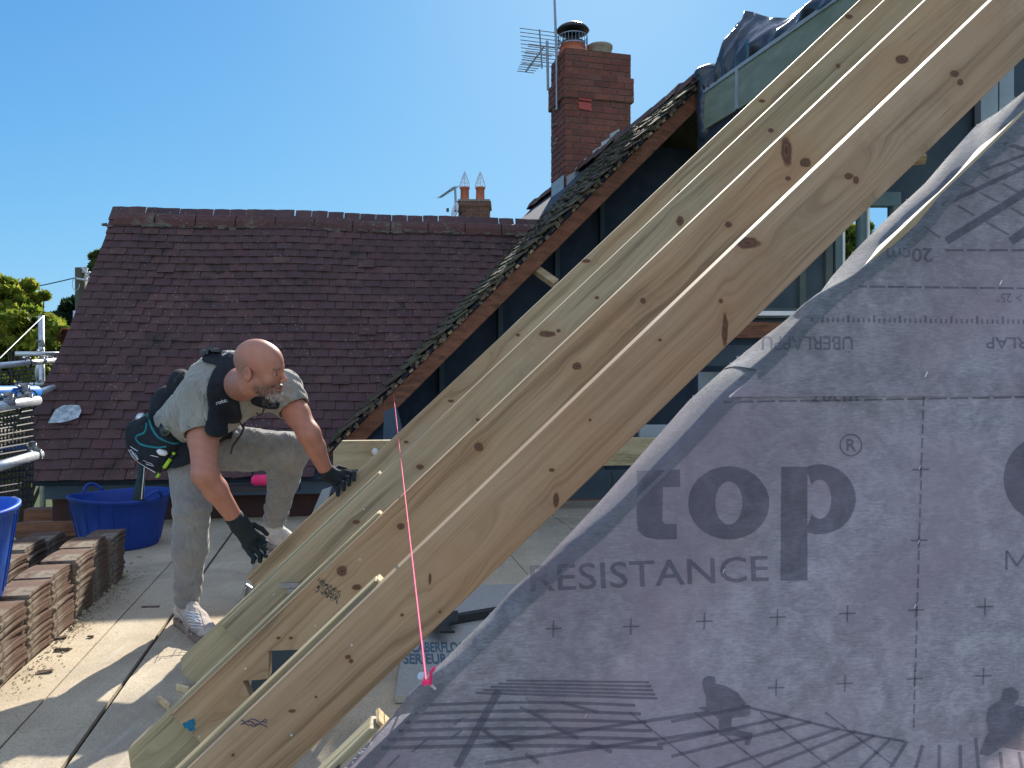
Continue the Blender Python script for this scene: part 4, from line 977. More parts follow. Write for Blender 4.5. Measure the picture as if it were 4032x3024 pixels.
stroke([c2b(2137, 812), c2b(2137, 728)], 2.4); stroke([c2b(2139, 728), c2b(2182, 792)], 2.4, dz=.0013); stroke([c2b(2182, 792), c2b(2225, 728)], 2.4, dz=.0016); stroke([c2b(2227, 728), c2b(2227, 812)], 2.4, dz=.0019)
for (x, y) in ((195, 1062), (527, 1053), (842, 1030), (1155, 1013), (1455, 997), (1750, 982), (2045, 968), (1150, 1315), (1445, 1297), (1743, 1277), (2038, 1264), (1770, 380), (1762, 683), (2340, 950)):
    s_ = 36; stroke([c2b(x-s_, y+1), c2b(x+s_, y-1)], 1.7); stroke([c2b(x+1, y-s_), c2b(x-1, y+s_)], 1.7, dz=.0013)
y = 66
while y < 1500:
    f0, f1_ = (y-60)/1460, (y+42-60)/1460; stroke([c2b(1782-44*f0, y), c2b(1782-44*f1_, y+42)], 1.9); y += 60
x = 700
while x < 2300: stroke([c2b(x, 94-(x-700)*.016), c2b(x+78, 94-(x+78-700)*.016)], 1.9); x += 92
x = 960
ink_text('20cm', [c2b(1300, 92), c2b(1500, 88), c2b(1300, 30)], bold=.01)
x = 1790
while x < 2300: stroke([c1b(x, 386), c1b(x+100, 386)], 2.0, up=True); x += 118
x = 1290
while x < 2300: stroke([c1b(x, 579+(x-1290)*.012), c1b(x+84, 579+(x+84-1290)*.012)], 2.0, up=True); x += 98
for k in range(44):
    x = 1055+k*27.5; h_ = 40 if k % 5 == 3 else 24; yb = 770+k*.25
    stroke([c1b(x, yb), c1b(x, yb-h_)], 1.7 if k % 5 != 3 else 2.4, up=True)
def utext(s, x0, x1, y0, y1, bold=.01):   # printed upside down on the upper sheet
    ink_text(s, [c1b(x1, y0), c1b(x0, y0), c1b(x1, y1)], bold=bold, up=True)
utext('20cm', 1478, 1725, 374, 450); utext('ÜBERLAPPU', 812, 1300, 845, 935, .012); utext('OVERLAP', 2010, 2420, 850, 912); utext('> 25°', 2064, 2200, 616, 668, .004)
# printed tile picture: fans of course lines
def fan(p0, p1, q0, q1, n, w, up=False, bend=0, ease=1.0):
    for k in range(n):
        f_ = (k/(n-1))**ease; a = (p0[0]+(p1[0]-p0[0])*f_, p0[1]+(p1[1]-p0[1])*f_); b = (q0[0]+(q1[0]-q0[0])*f_, q0[1]+(q1[1]-q0[1])*f_)
        pts = [(a[0]+(b[0]-a[0])*t_, a[1]+(b[1]-a[1])*t_+bend*sin(pi*t_)) for t_ in np.linspace(0, 1, 7)]; stroke(pts, w*(1+.25*f_), up, dz=.0009+.00008*k)
def s3(x, y): return ((1200+x/1.8433)*S4, (2300+y/1.8433)*S4)
fan(s3(860, 880), s3(280, 1200), s3(2400, 880), s3(2600, 1190), 6, 3.0, bend=-3)
fan(s3(1460, 700), s3(1240, 790), s3(2500, 712), s3(2560, 830), 5, 2.0)
for (a, b, w_) in (((1410, 770), (1100, 1335), 7.5), ((1560, 900), (1640, 930), 4), ((1640, 930), (1790, 1010), 4), ((1860, 860), (2130, 930), 3), ((1290, 1060), (1510, 1200), 4), ((1600, 1230), (1700, 1300), 4), ((1790, 1030), (1990, 1120), 4), ((2080, 1150), (2230, 1220), 4), ((1140, 1060), (1060, 1120), 2), ((880, 1130), (780, 1220), 2), ((690, 1240), (600, 1330), 2), ((1160, 970), (1080, 1020), 2)):
    stroke([s3(*a), s3(*b)], w_, dz=.0016)
rdg = [(1000, 1392), (1200, 1440), (1400, 1490), (1560, 1520), (1700, 1545), (2000, 1560), (2300, 1550)]
stroke([c2b(*p) for p in rdg[:5]], 2.6)
for (a, b) in (((1040, 1395), (700, 1460)), ((1200, 1440), (640, 1560)), ((1300, 1462), (700, 1610)), ((1420, 1490), (820, 1690)), ((1490, 1502), (1000, 1700)), ((1570, 1520), (1260, 1690)), ((1640, 1535), (1480, 1690)), ((1712, 1545), (1620, 1690)), ((1778, 1560), (1740, 1690)), ((1850, 1560), (1848, 1690)), ((1940, 1560), (1940, 1690)), ((2005, 1530), (2020, 1690)), ((860, 1420), (-100, 1560)), ((900, 1500), (-100, 1640)), ((2110, 1590), (2120, 1690)), ((2190, 1590), (2210, 1690))):
    stroke([c2b(*a), c2b(*b)], 3.4, dz=.0014)
for k in range(16):
    a = (520+k*70, 1420+(k % 4)*55); stroke([c2b(*a), c2b(a[0]+90, a[1]+70)], 1.6, dz=.0018)
# printed workers (plain silhouettes)
wk = [(832, 1300), (838, 1275), (862, 1264), (888, 1270), (893, 1296), (935, 1308), (985, 1335), (1002, 1360), (1040, 1400), (1038, 1430), (1020, 1440), (960, 1445), (958, 1480), (1000, 1500), (1050, 1510), (1046, 1530), (1035, 1560), (1015, 1562), (1018, 1532), (960, 1520), (905, 1522), (905, 1450), (878, 1430), (845, 1415), (812, 1400), (850, 1395), (848, 1352), (840, 1330)]
ink_poly([c2b(*p) for p in wk], dz=.0022)
wk2 = [(2125, 1320), (2160, 1312), (2190, 1330), (2190, 1362), (2170, 1385), (2230, 1400), (2290, 1450), (2290, 1640), (2230, 1590), (2170, 1580), (2120, 1570), (2060, 1610), (2020, 1600), (2060, 1500), (2050, 1450), (2060, 1400), (2110, 1370)]
ink_poly([c2b(*p) for p in wk2], dz=.0022)
# tile picture at the upper right of the upper sheet
def s7(x, y): return ((3100+x/1.5805)*S4, (250+y/1.5805)*S4)
for (a, b, w_) in (((880, 920), (1490, 640), 4.5), ((990, 1105), (1500, 790), 8), ((1180, 680), (1500, 560), 3), ((1390, 1108), (1500, 1030), 9), ((1300, 480), (1500, 540), 4)): stroke([s7(*a), s7(*b)], w_, up=True)
for (a, b) in (((1040, 720), (1160, 775)), ((1190, 675), (1260, 715)), ((1200, 800), (1320, 865)), ((1340, 745), (1440, 800)), ((1060, 880), (1165, 945)), ((810, 985), (955, 1085)), ((1240, 985), (1380, 1065)), ((1390, 895), (1500, 960)), ((960, 810), (990, 840)), ((1380, 620), (1440, 650))):
    stroke([s7(*a), s7(*b)], 1.8, up=True, dz=.0014)
INK.build('printing', M['ink'], lo_, origin=wloc(mem)); pr = bpy.data.objects['printing']
INKU.build('printing', M['ink'], up_, origin=wloc(mem))
# staples
sm = MB()
for (x, y) in ((1765, 372), (1760, 690), (925, 815), (333, 1436), (1745, 965)):
    u, v = c2b(x, y); a = hm(u-.8, v+2, .003); b = hm(u+.8, v-2, .003); sm.tube([a, b], .0006, 5)
sm.build('staples', M['steel'], mem)
hs_ = MB(); 
for (x, y) in ((2088, 560), (1690, 1050)): u, v = c1b(x, y); hs_.tube([hm(u-1.2, v+2.5, .008), hm(u+1.2, v-2.5, .008)], .0009, 5)
hs_.build('straw_bits', M['white'], mem)
bpy.context.view_layer.update()
# ================= LOOSE THINGS ON THE DECK =================
def c3(x, y): return (x*.17207, 482.6+y*.17207)
def c4(x, y): return (x*.16075, 241.3+y*.16075)
bA, bB = floor_pt(3.4, 689), floor_pt(131, 572); dT = unit(bB-bA); rT = unit(np.cross(dT, Z))
TL, TW, TH = .245, .146, .0115
tm = MB(); 
vs = []
for j in range(5):
    a = j/4; cz = .007*(1-(2*a-1)**2)
    for b in (-.5, .5):
        for dz in (0, TH): vs.append((b*TW, (a-.5)*TL, cz+dz))
fs = []
for j in range(4):
    o_ = j*4; fs += [(o_, o_+2, o_+6, o_+4), (o_+1, o_+5, o_+7, o_+3), (o_, o_+4, o_+5, o_+1), (o_+2, o_+3, o_+7, o_+6)]
fs += [(0, 1, 3, 2), (16, 18, 19, 17)]
tm.add(vs, fs); tm.box((-.03, TL/2-.012, -.004), (.02, .014, .012)); tm.box((.03, TL/2-.012, -.004), (.02, .014, .012))
tproto = tm.build('clay_tile', M['tile_loose'], None, bevel=.0015)
Rt = Matrix([[rT[i], dT[i], Z[i]] for i in range(3)])
ords = ['nearest', 'second nearest', 'third', 'fourth', 'fifth', 'sixth', 'farthest']
first = True
for row, (off, label) in enumerate(((-.08, 'row beside the walkway'), (-.375, 'back row by the scaffold'))):
    for k in range(7):
        n_ = 22 if row == 0 else (22 if k > 0 else 21)
        if row == 0: n_ += [0, -1, 0, 0, 1, 1, 0][k]
        else: n_ += [-2, -2, -3, 1, 0, 1, 0][k]
        base = bA+dT*(k*.262-.16)+rT*off
        lean = rng.normal(0, .0004, 2)
        for i in range(n_):
            o = tproto if first else tproto.copy()
            if not first: COL.objects.link(o)
            first = False
            j_ = .0035; x_ = base+rT*(rng.normal(0, j_)+lean[0]*i)+dT*(rng.normal(0, j_)+lean[1]*i)
            o.location = (x_[0], x_[1], .006+i*(TH+.0006)); o.rotation_euler = (Rt @ Matrix.Rotation(rng.normal(0, .018), 3, 'Z') @ Matrix.Rotation(rng.normal(0, .004), 3, 'X')).to_euler()
            tag(o, 'old red clay tile in the %s stack of the %s' % (ords[k], label), 'roof tile', 'clay tiles in the %s stack of the %s' % (ords[k], label))
lumps = [(705, 555, .032), (650, 615, .022), (618, 632, .02), (590, 655, .022), (552, 680, .03), (540, 708, .014), (497, 725, .026), (480, 765, .022), (450, 790, .012), (436, 815, .016), (415, 855, .013), (430, 835, .01), (375, 900, .01), (330, 930, .008), (760, 470, .013), (812, 432, .014), (742, 520, .01), (690, 590, .012), (520, 745, .012)]
for k, (x, y, s) in enumerate(lumps):
    p = floor_pt(*c3(x, y)); mb = MB(); n_ = 6
    bm = bmesh_ico = None
    V = [];
    for a in range(7):
        for b in range(9):
            th, ph_ = pi*a/6, 2*pi*b/9; r_ = s*.62*(1+.25*sin(3*ph_+k)+.2*sin(2*th+k*2)+rng.normal(0, .05)); V.append(p+A3(r_*sin(th)*cos(ph_)*1.3, r_*sin(th)*sin(ph_), r_*cos(th)*.8+s*.42))
    mb.add(V, [(a*9+b, a*9+(b+1) % 9, (a+1)*9+(b+1) % 9, (a+1)*9+b) for a in range(6) for b in range(9)])
    o = mb.build('mortar_lump', M['mortar_y'], None, origin=p); tag(o, 'crumbled yellow mortar lump beside the foot of the tile stacks', 'mortar lump', 'mortar lumps along the tile stacks')
for k, (x, y, s, a) in enumerate(((350, 905, .03, .3), (368, 972, .035, 0), (262, 1103, .03, .4), (527, 899, .016, 0), (870, 722, .05, -.1), (430, 368, .0, 0))):
    if s == 0: continue
    p = floor_pt(*c3(x, y)); mb = MB(); mb.box(p+Z*.004, (s*1.6, s*(.25 if k == 4 else .7), .006), np.array([[cos(a), sin(a), 0], [-sin(a), cos(a), 0], [0, 0, 1]]), jit=s*.15)
    o = mb.build('tile_shard', M['tile_loose'], None, origin=p); tag(o, ['small broken tile shard nearest the middle stacks', 'flat reddish tile shard on the sunny boards', 'tile shard lying nearest the lower left', 'tiny tile crumb on the sunny boards', 'thin reddish splinter in the shade by the right shoe'][k], 'tile shard', 'shards scattered on the boards')
db_ = MB()
for k in range(900):
    if k < 560: f_ = rng.random(); p = bA*(1-f_)+bB*f_+rT*abs(rng.normal(0, .05))+dT*rng.normal(0, .1)
    else: p = A3(rng.uniform(-2.2, .2), rng.uniform(1.9, 5.2), 0)
    s_ = rng.uniform(.0012, .0045) if k < 560 else rng.uniform(.001, .003); a = rng.uniform(0, pi)
    db_.box(A3(p[0], p[1], s_*.4), (s_*rng.uniform(1, 2.6), s_, s_*.8), np.array([[cos(a), sin(a), 0], [-sin(a), cos(a), 0], [0, 0, 1]]), jit=s_*.2)
tag(db_.build('debris', [M['mortar_y']]), 'fine mortar crumbs and sawdust scattered over the boards', 'debris', kind='stuff')
# tubs
def tub(name, c, R1, R0, h, mat, label, hand):
    t_ = empty(name, c, label, 'tub')
    prof = [(R0*.97, .0), (R0, .012), (R0+(R1-R0)*.5, h*.5), (R1-.004, h-.03), (R1, h-.028), (R1+.012, h-.012), (R1+.012, h), (R1, h+.002), (R1-.008, h-.01), (R0+(R1-R0)*.5-.006, h*.5), (R0-.01, .02), (.001, .018)]
    b_ = MB(); b_.lathe([(.001, 0)]+prof, c, 56); 
    V = []
    for p in b_.v:
        d = A3(*p)-c; a = math.atan2(d[1], d[0]); k = 1+.03*cos(2*a+.6)*(d[2]/h); V.append(tuple(c+A3(d[0]*k, d[1]*k, d[2]+.010*sin(2*a)*(d[2]/h))))
    b_.v = V; b_.build('body', mat, t_, smooth=True)
    for a0 in hand:
        hb = MB(); pts = []
        for t__ in np.linspace(-1, 1, 14):
            a = a0+t__*.22; r_ = R1+.014+.03*(1-t__*t__); pts.append(c+A3(r_*cos(a), r_*sin(a), h-.01+.05*(1-t__**2)))
        hb.tube(pts, .011, 8); hb.build('handle', mat, t_, smooth=True)
    rb = MB()
    for k in range(20):
        a = 2*pi*k/20; rb.tube([c+A3((R1+.0)*cos(a), (R1+.0)*sin(a), h-.03), c+A3(R0*1.02*cos(a), R0*1.02*sin(a), .03)], .003, 4)
    rb.build('ribs', mat, t_)
    return t_
tub('rubber_tub', A3(-2.59, 5.07, 0), .300, .235, .335, M['tub'], 'large dark blue rubber tub standing in the shade behind the tile stacks', (2.6, -.45))
tub('rubber_tub', A3(-2.165, 2.90, .268), .25, .20, .36, M['tub_sunlit'], 'sunlit blue rubber tub at the left edge, resting on the tile stacks', (-.75, 2.4))
mbl = MB()
a = J(84, 512, 5.9); rw_, ew_ = fr(8)
# timber battens and dark stuff under the eaves
for k, (u, v, w_, lb) in enumerate(((40, 536, .9, 'red-brown batten lying nearest under the eaves at the left'), (62, 520, 1.1, 'red-brown batten lying farthest under the eaves at the left'))):
    p = floor_pt(u, v); mb = MB(); mb.box(p+Z*.05+rw_*.3, (w_, .09, .09), np.array([rw_, ew_, Z]), jit=.004); o = mb.build('batten', M['timber_r'], None, origin=p); tag(o, lb, 'batten', 'battens under the eaves')
# tool boxes and pink line reel behind the man
tbx = empty('tool_box', floor_pt(250, 506), 'low black tool box on the floor behind the man, under the eaves', 'tool box')
p = floor_pt(250, 508)+ew_*.12; mb = MB(); mb.box(p+Z*.07, (.34, .2, .14), np.array([rw_, ew_, Z])); mb.build('body', M['blackp'], tbx, bevel=.008)
mb = MB(); mb.box(p+Z*.155, (.35, .21, .026), np.array([rw_, ew_, Z])); mb.build('lid', M['dark2'], tbx, bevel=.006)
mb = MB(); mb.box(p+Z*.10-ew_*.105, (.05, .012, .05), np.array([rw_, ew_, Z])); mb.build('catch', M['alu'], tbx)
q = J(262.5, 480, 5.55); rl_ = MB(); rl_.lathe([(.02, -.07), (.028, -.06), (.034, -.02), (.036, .02), (.03, .06), (.02, .07)], q, 16, ax=rw_, closed=True)
for k in range(9): rl_.lathe([(.0365, -.052+k*.012), (.0375, -.049+k*.012), (.0365, -.046+k*.012)], q, 16, ax=rw_)
o = rl_.build('line_reel', M['pink'], None, origin=q, smooth=True); tag(o, 'bright pink reel of builder\'s line lying on the black tool box', 'line reel')
mb = MB(); q0 = J(235, 485, 5.7); mb.box(q0-Z*.02, (.35, .05, .05), np.array([rw_, ew_, Z])); mb.box(J(262, 488.5, 5.6), (.5, .1, .03), np.array([rw_, ew_, Z])); o = mb.build('tool_case', M['blackp'], None, origin=q0); tag(o, 'long thin black case lying under the eaves behind the tool box', 'tool case')
# block under the raised foot
zb_ = J(270, 549, 4.1)[2]; p = J(290, 549, 4.1)
mb = MB(); mb.box(A3(p[0], p[1]+.03, zb_/2), (.34, .24, zb_-.004), np.array([rw_, ew_, Z]), jit=.002); o = mb.build('concrete_block', simple('grey_concrete', (.22, .22, .21), (.32, .32, .30), 25, bump=.5), None, origin=A3(p[0], p[1], 0), bevel=.004); tag(o, 'grey block the man rests his raised left foot on', 'block')
# upstand board and white wood by the left knee
mb = MB(); mb.prism([J(313, 535, 4.6), J(322, 520, 4.6), J(331, 487, 4.6), J(322, 490, 4.6), J(303, 535, 4.6)], A3(0, .03, 0)); o = mb.build('grey_offcut', M['greyboard'], None, origin=J(313, 535, 4.6)); tag(o, 'grey ribbed offcut leaning behind the left knee', 'offcut')
# angle piece by the first rafter tail
mb = MB(); mb.prism([J(237, 617, 3.3), J(240.5, 617, 3.3), J(246, 588, 3.3), J(243, 588, 3.3)], A3(.0, .02, 0)); mb.prism([J(228, 620, 3.32), J(240, 600, 3.32), J(243, 588, 3.32), J(246, 584, 3.32), J(252, 588, 3.32), J(246, 600, 3.32), J(240, 624, 3.32)], A3(0, .012, 0)); o = mb.build('saw', M['alu'], None, origin=J(236, 618, 3.3)); tag(o, 'grey metal tool propped between the right shoe and the farthest rafter tail', 'tool')
# torn paper slivers at the deck joint, and wood slivers
for (u, v, a, L_) in ((183, 692, 1.0, .07), (164, 707, .8, .09)):
    p = floor_pt(u, v); mb = MB(); mb.box(p+Z*.012, (.008, L_, .022), np.array([[cos(a), sin(a), 0], [-sin(a), cos(a), 0], [0, 0, 1]]), jit=.003); o = mb.build('wood_sliver', M['timber_cut'], None, origin=p); tag(o, 'pale torn wood sliver sticking up beside the rafter tails', 'wood sliver', 'wood slivers by the rafter tails')
# white plastic scrap on the roof
def onP(u, v, off=.074): return hit(u, v, E0+nP*off, nP)
pl = [(48, 423), (56, 410), (63, 405), (72, 404.5), (80, 406), (81.5, 411), (78, 417), (73, 420), (68, 421.5), (60, 422)]
mb = MB(); c_ = np.mean([onP(*q) for q in pl], 0)
rings = []
for k in range(4):
    f_ = 1-k/4.0; rings.append([c_+(onP(*q)-c_)*f_+nP*(.009*sin(i*1.9+k*2.1)) for i, q in enumerate(pl)])
vs = [p for r_ in rings for p in r_]+[c_+nP*.01]; n_ = len(pl)
mb.add(vs, [(k*n_+i, k*n_+(i+1) % n_, (k+1)*n_+(i+1) % n_, (k+1)*n_+i) for k in range(3) for i in range(n_)]+[(3*n_+i, 3*n_+(i+1) % n_, 4*n_) for i in range(n_)])
o = mb.build('plastic_scrap', M['scrap'], None, origin=c_, smooth=True); tag(o, 'crumpled pale plastic scrap lying low on the old tiled roof', 'plastic scrap')

# ---- scaffold at the left ----
sf = empty('scaffold', J(40, 500, 5.5), 'galvanised scaffold tubes and clamps at the left edge', 'scaffold')
def tb_(name, pts, r, mat='steel', n=14):
    m_ = MB(); m_.tube([J(*c4(x, y), D) for x, y, D in pts], r, n); return m_.build(name, M[mat], sf, smooth=True)
tb_('upright', [(256, 462, 7.4), (264, 1145, 7.4), (266, 1700, 7.4)], .024); tb_('upright', [(471, 432, 8.4), (468, 760, 8.4)], .024)
tb_('guard_rail', [(-60, 778, 6.2), (408, 736, 7.6)], .024); tb_('guard_rail', [(95, 699, 7.0), (425, 702, 7.3)], .02); tb_('ledger', [(95, 884, 7.2), (360, 892, 7.3)], .016); tb_('ledger', [(225, 945, 5.5), (400, 885, 7.5)], .022)
tb_('brace', [(215, 860, 7.5), (262, 700, 7.5)], .02); tb_('guard_rail', [(-80, 1040, 4.0), (232, 990, 4.6)], .026); tb_('ledger', [(-80, 1420, 3.9), (245, 1325, 4.7)], .026)
tb_('ledger', [(-80, 1300, 4.6), (150, 1282, 5.2)], .026, 'bluep')
m_ = MB(); a, b = J(*c4(-60, 943), 4.5), J(*c4(222, 938), 4.9); dv = unit(b-a); L_ = np.linalg.norm(b-a)
m_.lathe([(.038, 0), (.038, L_), (.031, L_), (.031, L_-.1)], a, 20, ax=dv); m_.build('blue_sleeve', M['bluep'], sf, smooth=True)
for (x, y, D) in ((262, 640, 7.4), (262, 700, 7.35), (262, 742, 7.2), (175, 745, 6.9), (318, 742, 7.3), (158, 930, 4.75), (180, 985, 4.5), (140, 1000, 4.45), (262, 890, 7.3), (60, 990, 4.2), (235, 1330, 4.65), (205, 1290, 4.7)):
    m_ = MB(); p = J(*c4(x, y), D); m_.lathe([(.027, -.022), (.030, -.02), (.030, .02), (.027, .022)], p, 12, ax=A3(.9, .4, .1)); m_.box(p+A3(.01, -.02, .025), (.022, .028, .034), jit=.003); m_.tube([p+A3(0, -.04, .02), p+A3(0, -.07, .03)], .008, 6); m_.build('clamp', M['alu'], sf)
tieb = MB()
for (x, y, D) in ((175, 760, 6.8), (315, 745, 7.3), (120, 990, 4.4), (200, 985, 4.55)):
    p = J(*c4(x, y), D); pts = [p+A3(.0, .045*cos(t_), .05*sin(t_)) for t_ in np.linspace(0, 6.6, 14)]+[p+A3(.02, -.05, -.12)]; tieb.tube(pts, .005, 5)
tieb.build('ties', M['blackp'], sf)
m_ = MB(); m_.box(J(*c4(60, 1290), 9)-Z*.1, (3.2, .25, .05)); 
gd = empty('mesh_guard', J(10, 470, 4.4), 'black wire mesh brick guards hanging on the scaffold at the left edge', 'mesh guard')
for nm, (x0, x1, y0, y1, D0, D1, nx_, ny_) in (('mesh_panel', (-60, 212, 795, 900, 5.9, 6.6, 9, 5)), ('mesh_panel', (-70, 205, 1075, 1640, 4.0, 4.75, 13, 15)), ('mesh_panel', (-70, 190, 1010, 1640, 4.5, 5.3, 12, 16))):
    m_ = MB()
    for i in range(nx_):
        f_ = i/(nx_-1); x = x0+(x1-x0)*f_; D = D0+(D1-D0)*f_; m_.tube([J(*c4(x, y0+(1-f_)*22), D), J(*c4(x, y1), D)], .005, 5)
    for j in range(ny_):
        f_ = j/(ny_-1); y = y0+(y1-y0)*f_; m_.tube([J(*c4(x0, y+(25-50*f_*.2)), D0), J(*c4(x1, y-(0 if ny_ < 8 else 25)), D1)], .005, 5)
    m_.build(nm, M['blackp'], gd)
# dark plank stack and walkway planks beyond the scaffold
pk_ = empty('walkway_planks', J(20, 440, 7.5), 'brown scaffold planks beyond the mesh guard at the left', 'planks')
for k in range(3):
    m_ = MB(); m_.box(J(*c4(150, 1185+k*40), 8.0)+A3(-.9, 0, 0), (2.9, .2, .04), jit=.004); m_.build('plank', M['timber'], pk_)
# guy wire
m_ = MB(); m_.tube([J(*c4(-20, 745), 6.5), J(*c4(268, 465), 7.4)], .0035, 6); o = m_.build('rope', M['steel'], None, origin=J(*c4(268, 465), 7.4)); tag(o, 'thin pale rope slanting down from the scaffold upright at the left', 'rope')

# ---- telegraph pole, wires ----
tp_ = empty('telegraph_pole', A3(J(81, 300, 17)[0], J(81, 300, 17)[1], -5.2), 'weathered telegraph pole with insulators beside the old roof verge', 'telegraph pole')
m_ = MB(); a = J(81.3, 268, 17); m_.tube([A3(a[0], a[1], -5.2), A3(a[0], a[1], a[2])], [.14, .115], 14); m_.build('pole', M['pole'], tp_, smooth=True)
m_ = MB(); m_.box(J(84.5, 270, 16.9), (.07, .06, .12)); m_.build('box', M['alu'], tp_)
m_ = MB()
for (x0, y0, x1, y1) in ((478, 232, 590, 250), (530, 236, 592, 262), (505, 160, 545, 200), (535, 205, 560, 230), (545, 240, 568, 330), (520, 330, 545, 388), (530, 230, 560, 190)): m_.tube([J(*c4(x0, y0), 16.8), J(*c4(x1, y1), 16.8)], .02, 5)
for t_ in range(1): m_.tube([J(*c4(490+22*cos(a_)-18, 265+40*sin(a_)), 16.8) for a_ in np.linspace(0, 5.5, 16)], .008, 4)
m_.build('fittings', M['steel'], tp_)
m_ = MB(); A_, B_ = J(*c4(480, 224), 17), J(-60, 280.5, 22); m_.tube([A_*(1-t_)+B_*t_-Z*.25*sin(pi*t_) for t_ in np.linspace(0, 1, 12)], .012, 4); o = m_.build('phone_wire', M['blackp'], None, origin=A_); tag(o, 'thin phone wire running left from the telegraph pole', 'wire')

# ---- trees ----
def tree(name, base, blobs, nleaf, ls, mat, label, seed, trunk=.16, group=None):
    r_ = np.random.default_rng(seed); t_ = empty(name, base, label, 'tree', group)
    V = []; F = []; n = 0; blobs = [(np.array(c, float), np.array(q, float)) for c, q in blobs]
    wts = np.array([np.prod(q)**(2/3) for _, q in blobs]); wts /= wts.sum()
    sub = []
    for (c, q), w in zip(blobs, wts):
        for _ in range(max(4, int(46*w*len(blobs)**.5))):
            d = unit(r_.normal(0, 1, 3)); sub.append((c+d*q*r_.uniform(.45, 1.0), q.mean()*r_.uniform(.16, .34)))
    m_ = MB()
    per = nleaf//len(sub)
    for (c, s) in sub:
        d = r_.normal(0, 1, (per, 3)); d /= np.linalg.norm(d, axis=1)[:, None]; P = c+d*s*r_.uniform(.3, 1.15, (per, 1))*A3(1, 1, .75)
        for p in P:
            a = unit(r_.normal(0, 1, 3)+A3(0, 0, -.4)); b = unit(np.cross(a, r_.normal(0, 1, 3))); L_ = ls*r_.uniform(.6, 1.3)
            m_.v.extend([tuple(p-a*L_*.5), tuple(p+b*L_*.27), tuple(p+a*L_*.5), tuple(p-b*L_*.27)]); m_.f.append((n, n+1, n+2, n+3)); m_.m.append(0); n += 4
    m_.n = n; m_.build('crown', mat, t_)
    k_ = MB(); top = np.mean([c for c, _ in blobs], 0); k_.tube([base, base*.6+top*.4+A3(.1, 0, 0), top], [trunk, trunk*.7, trunk*.3], 10)
    for (c, s) in sub[::3]: 
        st_ = base*.45+top*.55; k_.tube([st_, (st_+c)/2+r_.normal(0, .1, 3), c], [trunk*.3, trunk*.15, trunk*.05], 5)
    k_.build('trunk', M['bark'], t_)
def gp(u, D): p = J(u, 371, D); return A3(p[0], p[1], -5.2)
def bl(u, v, D, ru, rv): p = J(u, v, D); s = D*K/FPX; return (p, (ru*s, ru*s*1.1, rv*s))
tree('leafy_tree', gp(8, 13), [bl(12, 318, 13, 36, 38), bl(36, 345, 12.6, 28, 48), bl(22, 298, 13, 24, 18), bl(-10, 345, 13.5, 40, 60), bl(45, 350, 13, 12, 25), bl(10, 420, 12.6, 46, 60), bl(50, 375, 12.6, 16, 20), bl(8, 290, 13, 22, 14), bl(32, 300, 13, 14, 12)], 30000, .16, M['leaf_y'], 'sunlit yellow-green tree at the left edge behind the scaffold', 3)
tree('dark_tree', gp(66, 21), [bl(58, 330, 21, 20, 26), bl(76, 318, 21, 15, 30), bl(66, 318, 21, 12, 14), bl(66, 365, 20, 26, 34), bl(50, 350, 21, 14, 20), bl(88, 315, 22, 12, 20)], 15000, .2, M['leaf_d'], 'dark green tree behind the telegraph pole', 5)
tree('thin_tree', gp(96, 30), [bl(98, 262, 30, 8, 12), bl(92, 276, 30, 6, 8), bl(104, 275, 30, 8, 12)], 2600, .26, M['leaf_m'], 'thin light tree top peeping over the old roof verge', 8)
tree('russet_shrub', gp(67, 10.5), [bl(67, 337, 10.5, 6, 8)], 1500, .09, M['leaf_r'], 'small russet shrub top beside the short scaffold upright', 9)
tree('bushy_tree', gp(0, 26), [bl(0, 425, 26, 60, 60), bl(60, 440, 24, 50, 40), bl(-60, 400, 26, 60, 60)], 14000, .3, M['leaf_d'], 'low dark tree mass beneath the yellow-green tree', 11)
tree('window_tree', gp(868, 15), [bl(850, 248, 15, 26, 26), bl(878, 252, 15, 26, 22), bl(868, 290, 15, 40, 30), bl(886, 240, 15, 16, 14), bl(862, 232, 15, 18, 12)], 15000, .16, M['leaf_y'], 'pale green tree seen through the two-pane window', 13)
tree('distant_hedge', gp(-150, 40), [bl(-150, 378, 40, 160, 22), bl(60, 385, 40, 60, 20)], 12000, .5, M['leaf_d'], 'long dark distant hedge low at the far left', 15)
